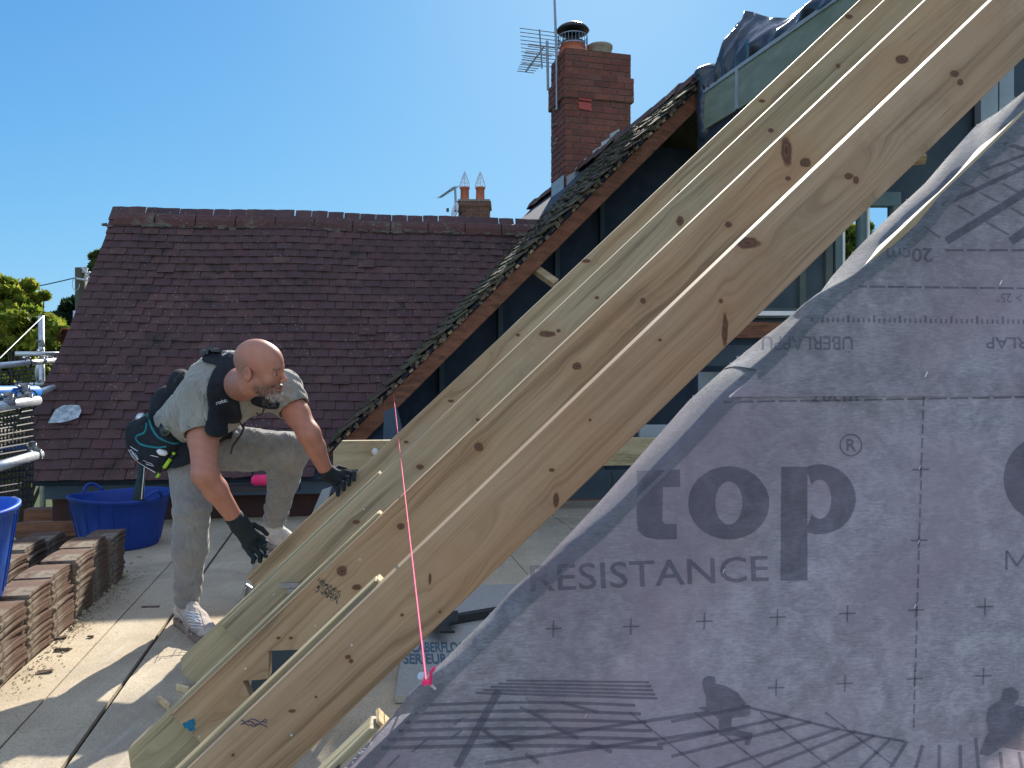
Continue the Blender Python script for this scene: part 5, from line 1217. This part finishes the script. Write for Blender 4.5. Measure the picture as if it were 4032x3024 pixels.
# ================= THE MAN =================
hipR, kneeR, ankR = J(188, 443, 3.86), J(192, 511, 3.70), J(187, 603, 3.74)
hipL, kneeL, ankL = J(210, 447, 4.0), J(289, 452, 3.93), J(275, 522, 4.10)
waist, chest = J(190, 424, 3.88), J(231, 388, 3.56)
shR, elR, wrR = J(201, 398, 3.42), J(205, 474, 3.25), J(236, 520, 3.40)
shL, elL, wrL = J(282, 389, 3.62), J(309, 434, 3.54), J(327, 473, 3.665)
SH = unit(shL-shR); SPN = unit(chest-waist)
hc = J(260, 370.5, 3.13); HS = .885
HF = unit(A3(.975, -.17, -.14)); HU = A3(-.10, -.17, 1.0); HU = unit(HU-HF*np.dot(HU, HF)); HL = np.cross(HU, HF); RHD = np.array([HF, HL, HU])
nbase = J(242, 384, 3.38)
def toh(p): return (p-hc)@RHD.T/HS
def head(p):
    q = toh(p); ay = np.abs(q[:, 1]); qs = np.stack([q[:, 0], ay, q[:, 2]], 1)
    d = ellip(q, (-.014, 0, .044), (.101, .0775, .089))
    d = smin(d, ellip(q, (.040, 0, .030), (.056, .062, .070)), .03)
    d = smin(d, ellip(q, (.040, 0, -.035), (.052, .052, .070)), .03)
    d = smin(d, ellip(q, (.072, 0, -.094), (.026, .030, .024)), .025)
    d = smin(d, capsule(qs, (.0, .056, -.040), (.062, .024, -.090), .020, .020), .022)
    d = smin(d, ellip(qs, (.066, .040, -.022), (.022, .020, .022)), .018)
    d = smin(d, capsule(qs, (.078, .040, .020), (.090, .008, .020), .010, .011), .012)
    d = smax(d, -ellip(qs, (.100, .031, .004), (.018, .017, .010)), .010)
    d = smin(d, ellip(qs, (.0775, .031, .004), (.013, .015, .012)), .003)
    d = smin(d, capsule(q, (.092, 0, .014), (.117, 0, -.024), .0070, .0095), .010)
    d = smin(d, ellip(qs, (.107, .010, -.029), (.010, .007, .008)), .006)
    d = smin(d, capsule(qs, (.088, .020, -.055), (.099, 0, -.054), .006, .008), .008)
    d = smin(d, capsule(qs, (.086, .018, -.069), (.096, 0, -.069), .006, .008), .006)
    d = smax(d, -capsule(qs, (.092, .020, -.062), (.108, 0, -.062), .0022, .0028), .004)
    ear = ellip(qs, (-.012, .084, -.002), (.021, .008, .033))
    ear = smax(ear, -ellip(qs, (-.008, .0945, .002), (.0125, .0085, .022)), .003); d = smin(d, ear, .004)
    return d*HS
def arm_d(p, s, e, w, r):
    mid = s*.45+e*.55; f = e*.68+w*.32
    d = capsule(p, s, mid, r[0], r[1]); d = smin(d, capsule(p, mid, e, r[1], r[2]), .02); d = smin(d, capsule(p, e, f, r[2], r[3]), .025); return smin(d, capsule(p, f, w, r[3], r[4]), .02)
def hand_d(p, palm, fingers, thumb, pr, grow=0.0):
    a, b, w, k = palm; d = capsule(p, a, b, pr[0]+grow, pr[1]+grow, w, k)
    for ch in fingers+[thumb]:
        rr = .0105; f = None
        for i in range(len(ch)-1):
            c = capsule(p, ch[i], ch[i+1], rr+grow+.001-.0007*i, rr+grow+.001-.0007*(i+1)); f = c if f is None else smin(f, c, .005)
        d = smin(d, f, .009)
    return d
pcR = [J(u, v, D) for u, v, D in ((240, 525, 3.405), (250, 539, 3.43))]; wRr = unit(J(258, 533, 3.44)-J(244, 547, 3.40))
fR = [[J(256, 535, 3.44), J(262, 538, 3.46), J(267, 543, 3.44), J(266, 549, 3.41)],
      [J(253, 540, 3.43), J(260, 545, 3.45), J(266, 550, 3.44), J(266, 556, 3.41)],
      [J(249, 544, 3.42), J(256, 550, 3.43), J(261, 556, 3.43), J(260, 561, 3.40)],
      [J(245, 546, 3.41), J(250, 553, 3.41), J(254, 558, 3.41), J(253, 562, 3.39)]]
tR_ = [J(243, 524, 3.42), J(254, 525, 3.47), J(262, 529, 3.49), J(267, 534, 3.48)]
pcL = [J(u, v, D) for u, v, D in ((329, 474, 3.67), (338, 477, 3.675))]; wLl = unit(J(345, 471, 3.68)-J(333, 481, 3.67))
def top_v(u): return 381+(454-u)*.938
fL = []
for (b, m_u, t_u) in (((345, 472), 351, 353.5), ((341.5, 475.5), 346.5, 348.5), ((337.5, 479), 341.5, 343), ((333.5, 482.5), 336.5, 337.5)):
    fL.append([J(b[0], b[1], 3.675), J(m_u, top_v(m_u)-4.5, 3.655), J(t_u+.5, top_v(t_u)-2.0, 3.595), J(t_u+.5, top_v(t_u)+4.5, 3.575)])
tL_ = [J(331, 470, 3.69), J(338, 467, 3.74), J(345, 469, 3.76), J(350, 476, 3.75)]
def body(p):
    d = head(p)
    d = smin(d, capsule(p, hc-HF*.032-HU*.05, nbase, .054, .070), .035)
    d = smin(d, capsule(p, waist, chest, .115, .125, SH, 1.3), .06)
    d = smin(d, capsule(p, shR, shL, .066, .066), .05)
    d = smin(d, arm_d(p, shR, elR, wrR, (.068, .056, .047, .045, .031)), .03)
    d = smin(d, arm_d(p, shL, elL, wrL, (.064, .053, .045, .042, .029)), .03)
    d = smin(d, hand_d(p, (pcR[0], pcR[1], wRr, 1.5), fR, tR_, (.020, .022), -.0025), .015)
    d = smin(d, hand_d(p, (pcL[0], pcL[1], wLl, 1.5), fL, tL_, (.020, .022), -.0025), .015)
    d = smin(d, capsule(p, waist, (hipR+hipL)/2, .11, .12, SH, 1.2), .05)
    return d
def tint(V):
    q = toh(V); ay = np.abs(q[:, 1]); n = len(V)
    nz = .5+.5*np.sin(V@A3(91, 53, 77))*np.sin(V@A3(-60, 88, 41)); nf = .5+.5*np.sin(V@A3(610, 453, 577))*np.sin(V@A3(-560, 488, 641))
    c = np.tile(A3(.42, .19, .13), (n, 1))*(.92+.16*nz[:, None])
    def blend(m, col):
        nonlocal c; m = np.clip(m, 0, 1)[:, None]; c = c*(1-m)+np.array(col)*m
    inh = (np.linalg.norm(q, axis=1) < .19)
    st = lambda x, a, b: np.clip((x-a)/(b-a), 0, 1)
    # shaved scalp: sides and back a shade greyer
    blend(inh*st(q[:, 2], -.035, .01)*st(-q[:, 0], -.045, -.01)*st(q[:, 2]*-1, -.085, -.05)*.55, (.20, .135, .115))
    blend(inh*st(q[:, 2], .04, .09)*.25, (.52, .25, .18))
    beard = st(-q[:, 2], .030, .050)*st(q[:, 0], .005, .03)*st(-q[:, 2], -.0, .02)
    beard = np.maximum(beard, st(-q[:, 2], .020, .05)*st(q[:, 0], -.005, .012)*(ay > .035)*.8)*(q[:, 2] > -.135)*inh
    cheek = st(q[:, 0], .02, .05)*st(-q[:, 2], .0, .03)
    blend(beard*(.65+.3*nf), (.115, .085, .07)); blend(beard*st(q[:, 0], .06, .09)*st(-q[:, 2], .075, .095)*.8, (.42, .38, .33))
    blend(inh*(np.abs(q[:, 2]-.0245-.0*ay) < .0055)*(q[:, 0] > .06)*(ay > .010)*(ay < .052)*.75, (.13, .08, .055))
    blend(inh*(np.abs(q[:, 2]+.062) < .0085)*(ay < .022)*(q[:, 0] > .085)*.8, (.36, .13, .11))
    blend(inh*(np.abs(q[:, 2]+.062) < .0022)*(ay < .024)*(q[:, 0] > .08), (.06, .02, .02))
    blend(inh*(ay > .072)*st(q[:, 0], -.02, -.0)*.4, (.55, .18, .13)); blend(inh*st(q[:, 0], .10, .12)*.35, (.55, .20, .15))
    return c
lo = np.minimum.reduce([hc-.2, shR-.2, wrR-.2, hipR-.15, J(170, 560, 3.5)]); hi = np.maximum.reduce([shL+.15, wrL+.16, hc+.22, chest+.2, hipL+.1])
lo = A3(min(lo[0], waist[0]-.2), lo[1], .40); hi[2] = hc[2]+.2
man = sdf_obj('person', body, lo, hi, .0045, M['skin'], None, tint=tint, origin=A3(ankR[0], ankR[1], 0))
tag(man, 'bald bearded man in grey t-shirt, joggers and black harness bending over to steady a rafter', 'person')
oM = A3(ankR[0], ankR[1], 0)
# ---- t-shirt ----
slR = shR*.50+elR*.50; slL = shL*.56+elL*.44
def shirt_raw(p):
    d = capsule(p, waist, chest, .128, .142, SH, 1.28)
    d = smin(d, capsule(p, chest*.7+waist*.3+A3(0, .03, .03), chest+A3(-.03, .03, .045), .10, .11, SH, 1.3), .06)
    d = smin(d, capsule(p, shR, shL, .080, .080), .06)
    d = smin(d, capsule(p, shR, slR+(slR-shR)*.15, .088, .080), .035); d = smin(d, capsule(p, shL, slL+(slL-shL)*.15, .084, .074), .035)
    return d
def shirt(p):
    d = shirt_raw(p)
    d = d+.0075*wr(p, A3(.3, .5, .8), 55, 1)+.0045*wr(p, A3(.8, -.2, .5), 88, 2)
    nr_ = np.clip(1-np.linalg.norm(p-(shR*.6+slR*.4), axis=1)/.16, 0, 1); d = d-.007*nr_*np.sin((p@unit(A3(.6, .1, .8)))*85+2*np.sin(p[:, 0]*20))
    for a, b in ((shR, slR), (shL, slL)):
        ax = unit(b-a); t_ = (p-b)@ax; near = np.linalg.norm((p-b)-np.outer(t_, ax), axis=1) < .14
        cutd = np.where(near, t_, -1); d = np.maximum(d, cutd)
        hol = capsule(p, a*.4+b*.6, b+ax*.05, .066 if a is shR else .062, .072 if a is shR else .067); d = smax(d, -hol, .004)
    # neck opening
    ax = unit(nbase-(hc-HF*.035-HU*.055)); d = smax(d, -capsule(p, hc-HF*.035-HU*.05, nbase-ax*.01+HF*.02, .070, .078), .008)
    # hem at the waist
    return smax(d, -(p@SPN-(waist-SPN*.05)@SPN), .01)
sb = lambda *a: (np.minimum.reduce([np.array(x) for x in a]), np.maximum.reduce([np.array(x) for x in a]))
l_, h_ = sb(waist, chest, shR, shL, slR, slL); SHO = sdf_obj('t_shirt', shirt, l_-.22, h_+.22, .0065, M['shirt'], man, origin=oM)
# ---- joggers ----
def legs_raw(p):
    d = capsule(p, hipR, kneeR*.97+hipR*.03, .108, .076); mid = kneeR*.62+ankR*.38
    d = smin(d, capsule(p, kneeR, mid, .078, .076), .03); d = smin(d, capsule(p, mid, ankR+Z*.02, .074, .049), .03)
    d2 = capsule(p, hipL, kneeL, .118, .092); midL = kneeL*.6+ankL*.4
    d2 = smin(d2, capsule(p, kneeL, midL, .090, .072), .03); d2 = smin(d2, capsule(p, midL, ankL+Z*.02, .070, .050), .03)
    pv = capsule(p, (hipR+hipL)/2+A3(-.02, .0, .01), waist-SPN*.02, .125, .125, SH, 1.22)
    d = smin(d, pv, .05); d2 = smin(d2, pv, .04); return smin(d, d2, .03)
def trousers(p):
    d = legs_raw(p)
    d = d+.0055*wr(p, A3(.2, .1, 1), 50, 5)+.0035*wr(p, A3(1, .3, .4), 72, 6)
    for an, kn in ((ankR, kneeR), (ankL, kneeL)):
        t_ = (p-an)@unit(kn-an); w_ = np.clip(1-np.linalg.norm(p-an-unit(kn-an)*.06, axis=1)/.13, 0, 1)
        d = d-.019*w_*np.abs(np.sin(t_*55+1.5*np.sin((p[:, 0]+p[:, 1])*30)))
    w_ = np.clip(1-np.linalg.norm(p-(kneeR+A3(.04, -.02, -.0)), axis=1)/.12, 0, 1); d = d-.008*w_*np.sin(p[:, 2]*95+p[:, 0]*60)
    w_ = np.clip(1-np.linalg.norm(p-(kneeL+A3(-.08, -.05, -.08)), axis=1)/.14, 0, 1); d = d-.010*w_*np.sin(p@A3(60, 20, -70))
    w_ = np.clip(1-np.linalg.norm(p-(hipR*.6+kneeL*.4), axis=1)/.2, 0, 1); d = d-.007*w_*np.sin(p@A3(35, 20, 90))
    return d
l_, h_ = sb(hipR, kneeR, ankR, kneeL, ankL, waist); TRO = sdf_obj('joggers', trousers, l_-.17, h_+.17, .0065, M['trouser'], man, origin=oM)
# ---- gloves ----
def gloveR(p):
    d = hand_d(p, (pcR[0], pcR[1], wRr, 1.5), fR, tR_, (.024, .026)); d = smin(d, capsule(p, wrR+(elR-wrR)*.05, pcR[0], .037, .034), .02); return d+.0012*wr(p, A3(.5, .2, .8), 260, 3)
def gloveL(p):
    d = hand_d(p, (pcL[0], pcL[1], wLl, 1.5), fL, tL_, (.023, .024)); d = smin(d, capsule(p, wrL+(elL-wrL)*.05, pcL[0], .035, .031), .02); return d+.0012*wr(p, A3(.5, .2, .8), 260, 4)
for nm, fn, c_ in (('glove', gloveR, (wrR+pcR[1])/2), ('glove', gloveL, (wrL+pcL[1])/2)): sdf_obj(nm, fn, c_-.17, c_+.17, .0027, M['glove'], man, origin=oM)
# ---- surface finder: walk along a sight line to the garment ----
def surf(fn, u, v, off=.001, D0=2.2, D1=4.4):
    ds = np.linspace(D0, D1, 260); P = np.array([J(u, v, d) for d in ds]); s = fn(P); k = np.where(s < off)[0]
    return P[k[0]] if len(k) else J(u, v, 3.45)
# ---- shoes ----
def shoe(ank, heel, toe, base, name):
    f = unit(A3(toe[0]-heel[0], toe[1]-heel[1], 0)); s = np.cross(Z, f); L_ = np.linalg.norm((toe-heel)[:2])
    h = A3(heel[0], heel[1], base)+f*.045; t_ = A3(toe[0], toe[1], base)-f*.045
    def up(p):
        d = capsule(p, h+Z*.062, h*.45+t_*.55+Z*.058, .040, .042); d = smin(d, capsule(p, h*.5+t_*.5+Z*.052, t_+Z*.040, .044, .034, s, 1.15), .02)
        d = smin(d, capsule(p, h+Z*.065, ank*.5+h*.5+Z*.03, .042, .044), .02)
        tg = h*.62+t_*.38+Z*.10; d = smin(d, capsule(p, tg, h*.35+t_*.65+Z*.072, .028, .022), .012)
        d = smax(d, -capsule(p, ank+Z*.06, h+f*.005+Z*.12, .040, .034), .006); d = np.maximum(d, base+.022-p[:, 2])
        k_ = (p-h)@f; return d+.0018*np.maximum(0, np.sin(k_*150))*np.clip(k_*12-1.2, 0, 1)*np.clip(2.2-k_*14, 0, 1)
    def so(p):
        q = p.copy(); q[:, 2] = 0; a = h.copy(); b = t_.copy(); a[2] = b[2] = 0; d = capsule(q, a-f*.002, b+f*.002, .046, .048); m_ = a*.55+b*.45
        d = smin(d, capsule(q, m_, b, .040, .050), .02); return smax(smax(d, p[:, 2]-(base+.030), .006), base+.001-p[:, 2], .004)
    l_, h__ = sb(heel, toe, ank); l_ = A3(l_[0]-.08, l_[1]-.08, base-.02); h__ = A3(h__[0]+.08, h__[1]+.08, base+.2)
    o = sdf_obj('shoe', up, l_, h__, .0038, M['shoe'], man, origin=oM); sdf_obj('sole', so, l_, A3(h__[0], h__[1], base+.06), .004, M['sole'], o, origin=oM*0)
    bpy.data.objects[o.name].children[0].location = (0, 0, 0)
    sole = o.children[0]; sole.data.transform(Matrix.Translation(Vector(-oM)))
    def c2(x, y): return (101.6+x*.12252, 469.9+y*.12252)
    if name == 'r':
        lc_ = MB()
        for (p0, p1) in (((690, 1150), (790, 1172)), ((694, 1176), (800, 1196)), ((700, 1202), (806, 1218)), ((708, 1228), (812, 1244)), ((716, 1256), (820, 1268)), ((728, 1284), (826, 1292)), ((700, 1150), (800, 1200)), ((706, 1176), (808, 1226)), ((714, 1202), (814, 1250))):
            lc_.tube([surf(up, *c2(p0[0]*(1-t__)+p1[0]*t__, p0[1]*(1-t__)+p1[1]*t__), .0025, 3.2, 4.4) for t__ in np.linspace(0, 1, 5)], .0024, 5)
        lc_.build('laces', M['white'], o, origin=oM)
        sm_ = MB()
        for pts in ([(600, 1175), (628, 1215), (632, 1270), (612, 1315), (600, 1290)], [(640, 1300), (690, 1310), (745, 1290)], [(650, 1335), (700, 1350), (770, 1325), (835, 1290)], [(610, 1140), (650, 1180), (680, 1240), (700, 1300)], [(800, 1140), (815, 1200), (835, 1260), (850, 1300)], [(655, 1370), (720, 1385), (800, 1370), (870, 1330)]):
            P_ = []
            for (a_, b_) in zip(pts[:-1], pts[1:]):
                for k in range(3): f_ = k/3; P_.append(surf(up, *c2(a_[0]*(1-f_)+b_[0]*f_, a_[1]*(1-f_)+b_[1]*f_), .001, 3.2, 4.4))
            sm_.tube(P_, .0014, 5)
        sm_.build('seams', simple('shoe_seam', (.16, .13, .12), (.24, .2, .18), 30), o, origin=oM)
    else:
        lc_ = MB()
        for k in range(5):
            c = h*(.62-.055*k)+t_*(.38+.055*k)+Z*(.112-.009*k); w_ = .02; lc_.tube([c-s*w_-Z*.006, c+Z*.004, c+s*w_-Z*.006+f*.010], .0024, 5)
        lc_.build('laces', M['white'], o, origin=oM)
    return o
shoe(ankR, floor_pt(181, 621)+0, floor_pt(212, 644), 0.0, 'r')
zL = zb_-.002
shoe(ankL, J(261, 543, 4.15), J(303, 547, 4.05), zL, 'l')
sk = sdf_obj('sock', lambda p: capsule(p, ankL+Z*.03, A3(J(268, 541, 4.13)[0]+.02, J(268, 541, 4.13)[1], zL+.07), .040, .040), ankL-.15, ankL+.1, .006, M['black'], man, origin=oM)
# ---- beard hairs ----
V = np.array([tuple(v.co) for v in man.data.vertices])+oM; q = toh(V); inh = np.linalg.norm(q, axis=1) < .16
bz = inh & (q[:, 2] < -.042-.010*(q[:, 0] < .07)) & (q[:, 2] > -.128) & (q[:, 0] > .012) & ~((np.abs(q[:, 2]+.064) < .011) & (np.abs(q[:, 1]) < .028) & (q[:, 0] > .07))
idx = np.where(bz)[0]; sel = rng.choice(idx, 1100); hb, hw = MB(), MB()
for i in sel:
    qq = q[i]; nl = unit(A3(qq[0]-.03, qq[1]*1.2, -(.3)*.1)); dl = unit(nl*.6+A3(.15, 0, -.8)+rng.normal(0, .25, 3)); L_ = rng.uniform(.003, .006)+(.006 if qq[0] > .06 and qq[2] < -.085 else 0)
    a = V[i]; b = a+(dl@RHD)*L_; (hw if (qq[0] > .055 and qq[2] < -.080 and rng.random() < .6) or rng.random() < .06 else hb).tube([a, b], [.0007, .0002], 3, cap=False)
hb.build('beard', simple('dark_grey_beard', (.05, .04, .035), (.09, .07, .06)), man, origin=oM); hw.build('beard_grey', simple('grey_beard', (.42, .39, .35), (.55, .52, .47)), man, origin=oM)
for sgn in (-1, 1):
    c = hc+(A3(.0805, sgn*.031, .0015)@RHD)*HS; e_ = MB(); e_.lathe([(r_*HS, z_*HS) for r_, z_ in [(.0001, -.012), (.008, -.009), (.0118, -.002), (.0118, .003), (.008, .009), (.0001, .012)]], c, 16); eo = e_.build('eye', simple('eye_white', (.55, .5, .47), (.6, .56, .52)), man, origin=oM, smooth=True)
    i_ = MB(); i_.lathe([(.0055, 0), (.003, .0012), (.0001, .0014)], c+(A3(.0113, 0, -.001)@RHD)*HS, 14, ax=HF); ir = i_.build('iris', simple('brown_iris', (.03, .02, .015), (.05, .03, .02)), eo, origin=oM)
    ld = MB(); pts = [c+(A3(.0125*cos(a)*.9, .0135*sin(a), .0045)@RHD)*HS for a in np.linspace(-1.2, 1.2, 9)]; ld.tube([p+(A3(0,0,.001)@RHD) for p in pts], .0036, 6); ld.tube([p-(A3(0.001,0,.0085)@RHD) for p in pts], .0028, 6); ld.build('eyelid', simple('lid_skin', (.36, .15, .11), (.42, .18, .13)), man, origin=oM)
def c1(x, y): return (101.6+x*.13018, 317.5+y*.13018)
# ---- harness: straps that hug the shirt ----
def strapmask(p, path, r, kd=3.5):
    d = None
    for a, b in zip(path[:-1], path[1:]):
        c = capsule(p, a, b, r, r, A3(0, 1, 0), kd); d = c if d is None else np.minimum(d, c)
    return d
sp1 = [J(*c1(x, y), 3.35) for x, y in ((740, 268), (850, 285), (935, 320), (905, 420), (905, 560), (935, 680), (940, 780), (930, 830))]
sp2 = [J(*c1(x, y), 3.5) for x, y in ((1210, 640), (1270, 665), (1320, 668))]
def harness(p):
    base = shirt_raw(p); d = smax(base-.014, strapmask(p, sp1, .046), .008); d = np.minimum(d, smax(base-.016, strapmask(p, sp2, .022), .006))
    return np.maximum(d+.001*wr(p, A3(.4, .3, .8), 180, 9), -(p@SPN-(waist-SPN*.08)@SPN))
l_, h_ = sb(waist, chest, shR, shL); hs_ = sdf_obj('harness', harness, l_-.2, h_+.2, .005, M['black'], man, origin=oM)
def lumbar(p):
    d = ellip(p, J(168, 413, 3.93), (.075, .11, .13)); d = smin(d, ellip(p, J(181, 388, 3.88), (.055, .09, .09)), .04)
    tr_ = legs_raw(p); ax = unit((hipR+hipL)/2-waist); t_ = (p-(waist*.55+(hipR+hipL)*.225))@ax
    belt = smax(tr_-.016, np.abs(t_)-.042, .008); belt = np.maximum(belt, -(p@A3(-1, 0, 0)-(-(waist[0]+.2))))
    return smin(d, belt, .02)+.002*wr(p, A3(.6, .2, .7), 90, 12)
sdf_obj('belt', lumbar, J(168, 413, 3.93)-.28, J(168, 413, 3.93)+A3(.5, .35, .3), .0065, M['black'], man, origin=oM)
bk_ = MB()
for (x, y) in ((800, 262), (845, 240), (885, 250)): bk_.box(surf(shirt_raw, *c1(x, y+12), .02)+Z*.006, (.035, .03, .018), jit=.004)
bk_.tube([J(*c1(x, y), 3.62) for x, y in ((905, 265), (912, 285), (905, 302))], .003, 6); bk_.tube([J(*c1(x, y), 3.75) for x, y in ((560, 500), (570, 470), (600, 440), (640, 420))], .006, 6)
bk_.build('strap_buckle', M['blackp'], man, origin=oM)
cd = MB(); pth = [(1090, 820), (1092, 855), (1070, 900), (1035, 950), (1005, 990), (992, 1050)]; cd.tube([J(*c1(x, y), 3.42) for x, y in pth], .0045, 6); cd.tube([J(*c1(x, y), 3.40) for x, y in ((1060, 800), (1085, 850), (1105, 810))], .0035, 6)
cd.tube([J(*c1(x, y), 3.38) for x, y in ((1190, 730), (1205, 752), (1230, 745), (1245, 715), (1250, 690))], .0035, 6); cd.build('cord', M['blackp'], man, origin=oM)
cl_ = MB(); cl_.box(surf(shirt_raw, *c1(1265, 650), .022), (.03, .02, .03), jit=.003); cl_.box(surf(shirt_raw, *c1(1310, 665), .022), (.035, .02, .022), jit=.003); cl_.build('clip', M['blackp'], man, origin=oM)
def surf_text(s, q, fn, mat, name, parent, off=.0015, bold=.02, shear=0.0):
    V, F = text2d(s, bold=bold, shear=shear); a, b, c = [np.array(c1(*p)) for p in q]; mb = MB(); P = []
    cen = surf(fn, *(a+(b-a)*.5+(c-a)*.5), off)
    s0, s1, s2 = surf(fn, *a, off), surf(fn, *b, off), surf(fn, *c, off)
    for x, y in V:
        uv_ = a+(b-a)*x+(c-a)*y; P.append(surf(fn, *uv_, off+.0015))
    mb.add(P, F); return mb.build(name, mat, parent, origin=oM)
wt = simple('white_print', (.7, .72, .74), (.75, .77, .8), 30)
surf_text('makita', [(880, 672), (968, 648), (874, 643)], harness, wt, 'strap_lettering', man, off=.003, shear=.2)
surf_text('makita', [(925, 300), (1000, 258), (912, 282)], harness, wt, 'shoulder_lettering', man)
# ---- tool pouch ----
pc = J(*c1(400, 985), 3.78)
def pouch(p):
    a = J(*c1(300, 880), 3.82); b = J(*c1(500, 960), 3.72); d = capsule(p, a, b, .065, .060); d = smin(d, capsule(p, J(*c1(280, 1000), 3.82), J(*c1(450, 1120), 3.72), .045, .040), .05)
    d = smin(d, ellip(p, J(*c1(360, 860), 3.80), (.045, .07, .065)), .03)
    d = smin(d, ellip(p, J(*c1(440, 1060), 3.76), (.10, .06, .055)), .03)
    return d+.003*wr(p, A3(.5, .4, .7), 70, 14)
po_ = sdf_obj('tool_pouch', pouch, pc-.26, pc+.26, .0055, M['black'], man, origin=oM)
def line_on(fn, pts, r, mat, name, parent, off=.002, sub=4):
    P = []
    for (a, b) in zip(pts[:-1], pts[1:]):
        for k in range(sub): f_ = k/sub; P.append(surf(fn, *c1(a[0]*(1-f_)+b[0]*f_, a[1]*(1-f_)+b[1]*f_), off))
    P.append(surf(fn, *c1(*pts[-1]), off)); P = np.array(P)
    for _ in range(2): P[1:-1] = (P[:-2]+P[1:-1]*2+P[2:])/4
    mb = MB(); mb.tube(list(P), r, 7); return mb.build(name, mat, parent, origin=oM, smooth=True)
allb = lambda p: np.minimum(pouch(p), lumbar(p))
line_on(allb, [(350, 745), (365, 790), (385, 850), (430, 920), (490, 950), (550, 970), (600, 965)], .0055, M['tealtrim'], 'teal_trim', po_)
line_on(allb, [(345, 815), (345, 850), (330, 890), (275, 905), (262, 930), (290, 970), (350, 990), (430, 1000), (500, 990)], .0055, M['tealtrim'], 'teal_trim', po_)
for pts in ([(205, 1010), (230, 1060), (270, 1105), (340, 1150), (410, 1190)], [(220, 990), (280, 1030), (350, 1050), (420, 1070), (480, 1078), (540, 1070)], [(310, 1092), (370, 1120), (450, 1148)], [(312, 1100), (350, 1130), (400, 1140)]):
    line_on(allb, pts, .0015, wt, 'white_stitching', po_)
surf_text('makita', [(215, 1022), (275, 1098), (233, 1008)], allb, wt, 'pouch_lettering', po_, bold=.02)
mb = MB(); tpq = surf(allb, *c1(515, 850), .012); mb.lathe([(.001, -.02), (.034, -.02), (.038, -.012), (.038, .012), (.034, .02), (.001, .02)], tpq, 24, ax=unit(A3(-.1, -.9, .35))); tmq = mb.build('tape_measure', M['blackp'], None, origin=tpq, smooth=True); tag(tmq, 'round black tape measure clipped to the belt above the pouch', 'tape measure')
mb = MB(); p_ = surf(allb, *c1(505, 870), .03); mb.lathe([(.018, 0), (.021, .001), (.018, .002)], p_-A3(0, .018, 0), 20, ax=unit(A3(-.1, -.9, .35))); o = mb.build('ring', simple('olive_print', (.06, .1, .03), (.1, .15, .05)), tmq)
mb = MB(); p_ = J(*c1(300, 770), 3.8); mb.lathe([(.001, -.02), (.018, -.018), (.021, 0), (.018, .018), (.001, .02)], p_, 16, ax=A3(.6, -.6, .3)); o = mb.build('silver_cup', M['steel'], None, origin=p_, smooth=True); tag(o, 'small silver cup end of a tool poking out of the pouch top', 'tool')
mb = MB(); p_ = surf(allb, *c1(465, 1035), .012); mb.lathe([(.001, -.012), (.012, -.010), (.017, 0), (.012, .010), (.001, .012)], p_, 16, ax=A3(.3, -.3, .9), sq=(1.5, 1)); o = mb.build('scraper', M['white'], None, origin=p_, smooth=True); tag(o, 'rounded white handle end of a tool in the pouch', 'tool')
mk = empty('marker', surf(allb, *c1(500, 1120), .012), 'lime green marker clipped to the edge of the tool pouch', 'marker')
mb = MB(); mb.tube([surf(allb, *c1(558, 1035), .012), surf(allb, *c1(550, 1052), .012)], .007, 10); mb.tube([surf(allb, *c1(530, 1085), .012), surf(allb, *c1(480, 1155), .014)], .0085, 10); mb.build('barrel', M['lime'], mk, smooth=True)
mb = MB(); a_, b_ = J(*c1(448, 1195), 3.74), J(*c1(424, 1228), 3.74); mb.tube([a_, b_], [.0075, .006], 10); mb.build('cap', M['lime'], mk, smooth=True)
mb = MB(); mb.tube([surf(allb, *c1(550, 1052), .012), surf(allb, *c1(530, 1085), .012)], .006, 10); mb.tube([surf(allb, *c1(480, 1155), .014), a_], .006, 10); mb.build('clip', M['blackp'], mk, smooth=True)
hm_ = empty('hammer', J(*c1(305, 1150), 3.76), 'hammer hanging from the tool pouch with its black handle pointing down at the blue tub', 'hammer')
mb = MB(); mb.tube([J(*c1(x, y), 3.77) for x, y in ((312, 1060), (310, 1150), (302, 1230), (288, 1330), (280, 1400))], [.013, .015, .017, .022, .023], 14); mb.build('handle', simple('dark_teal_grip', (.012, .03, .04), (.02, .045, .055), 40), hm_, smooth=True)
mb = MB(); mb.tube([J(*c1(x, y), 3.72) for x, y in ((328, 1150), (322, 1230), (312, 1330), (306, 1395))], .0025, 6); mb.build('edge_strip', M['steel'], hm_)
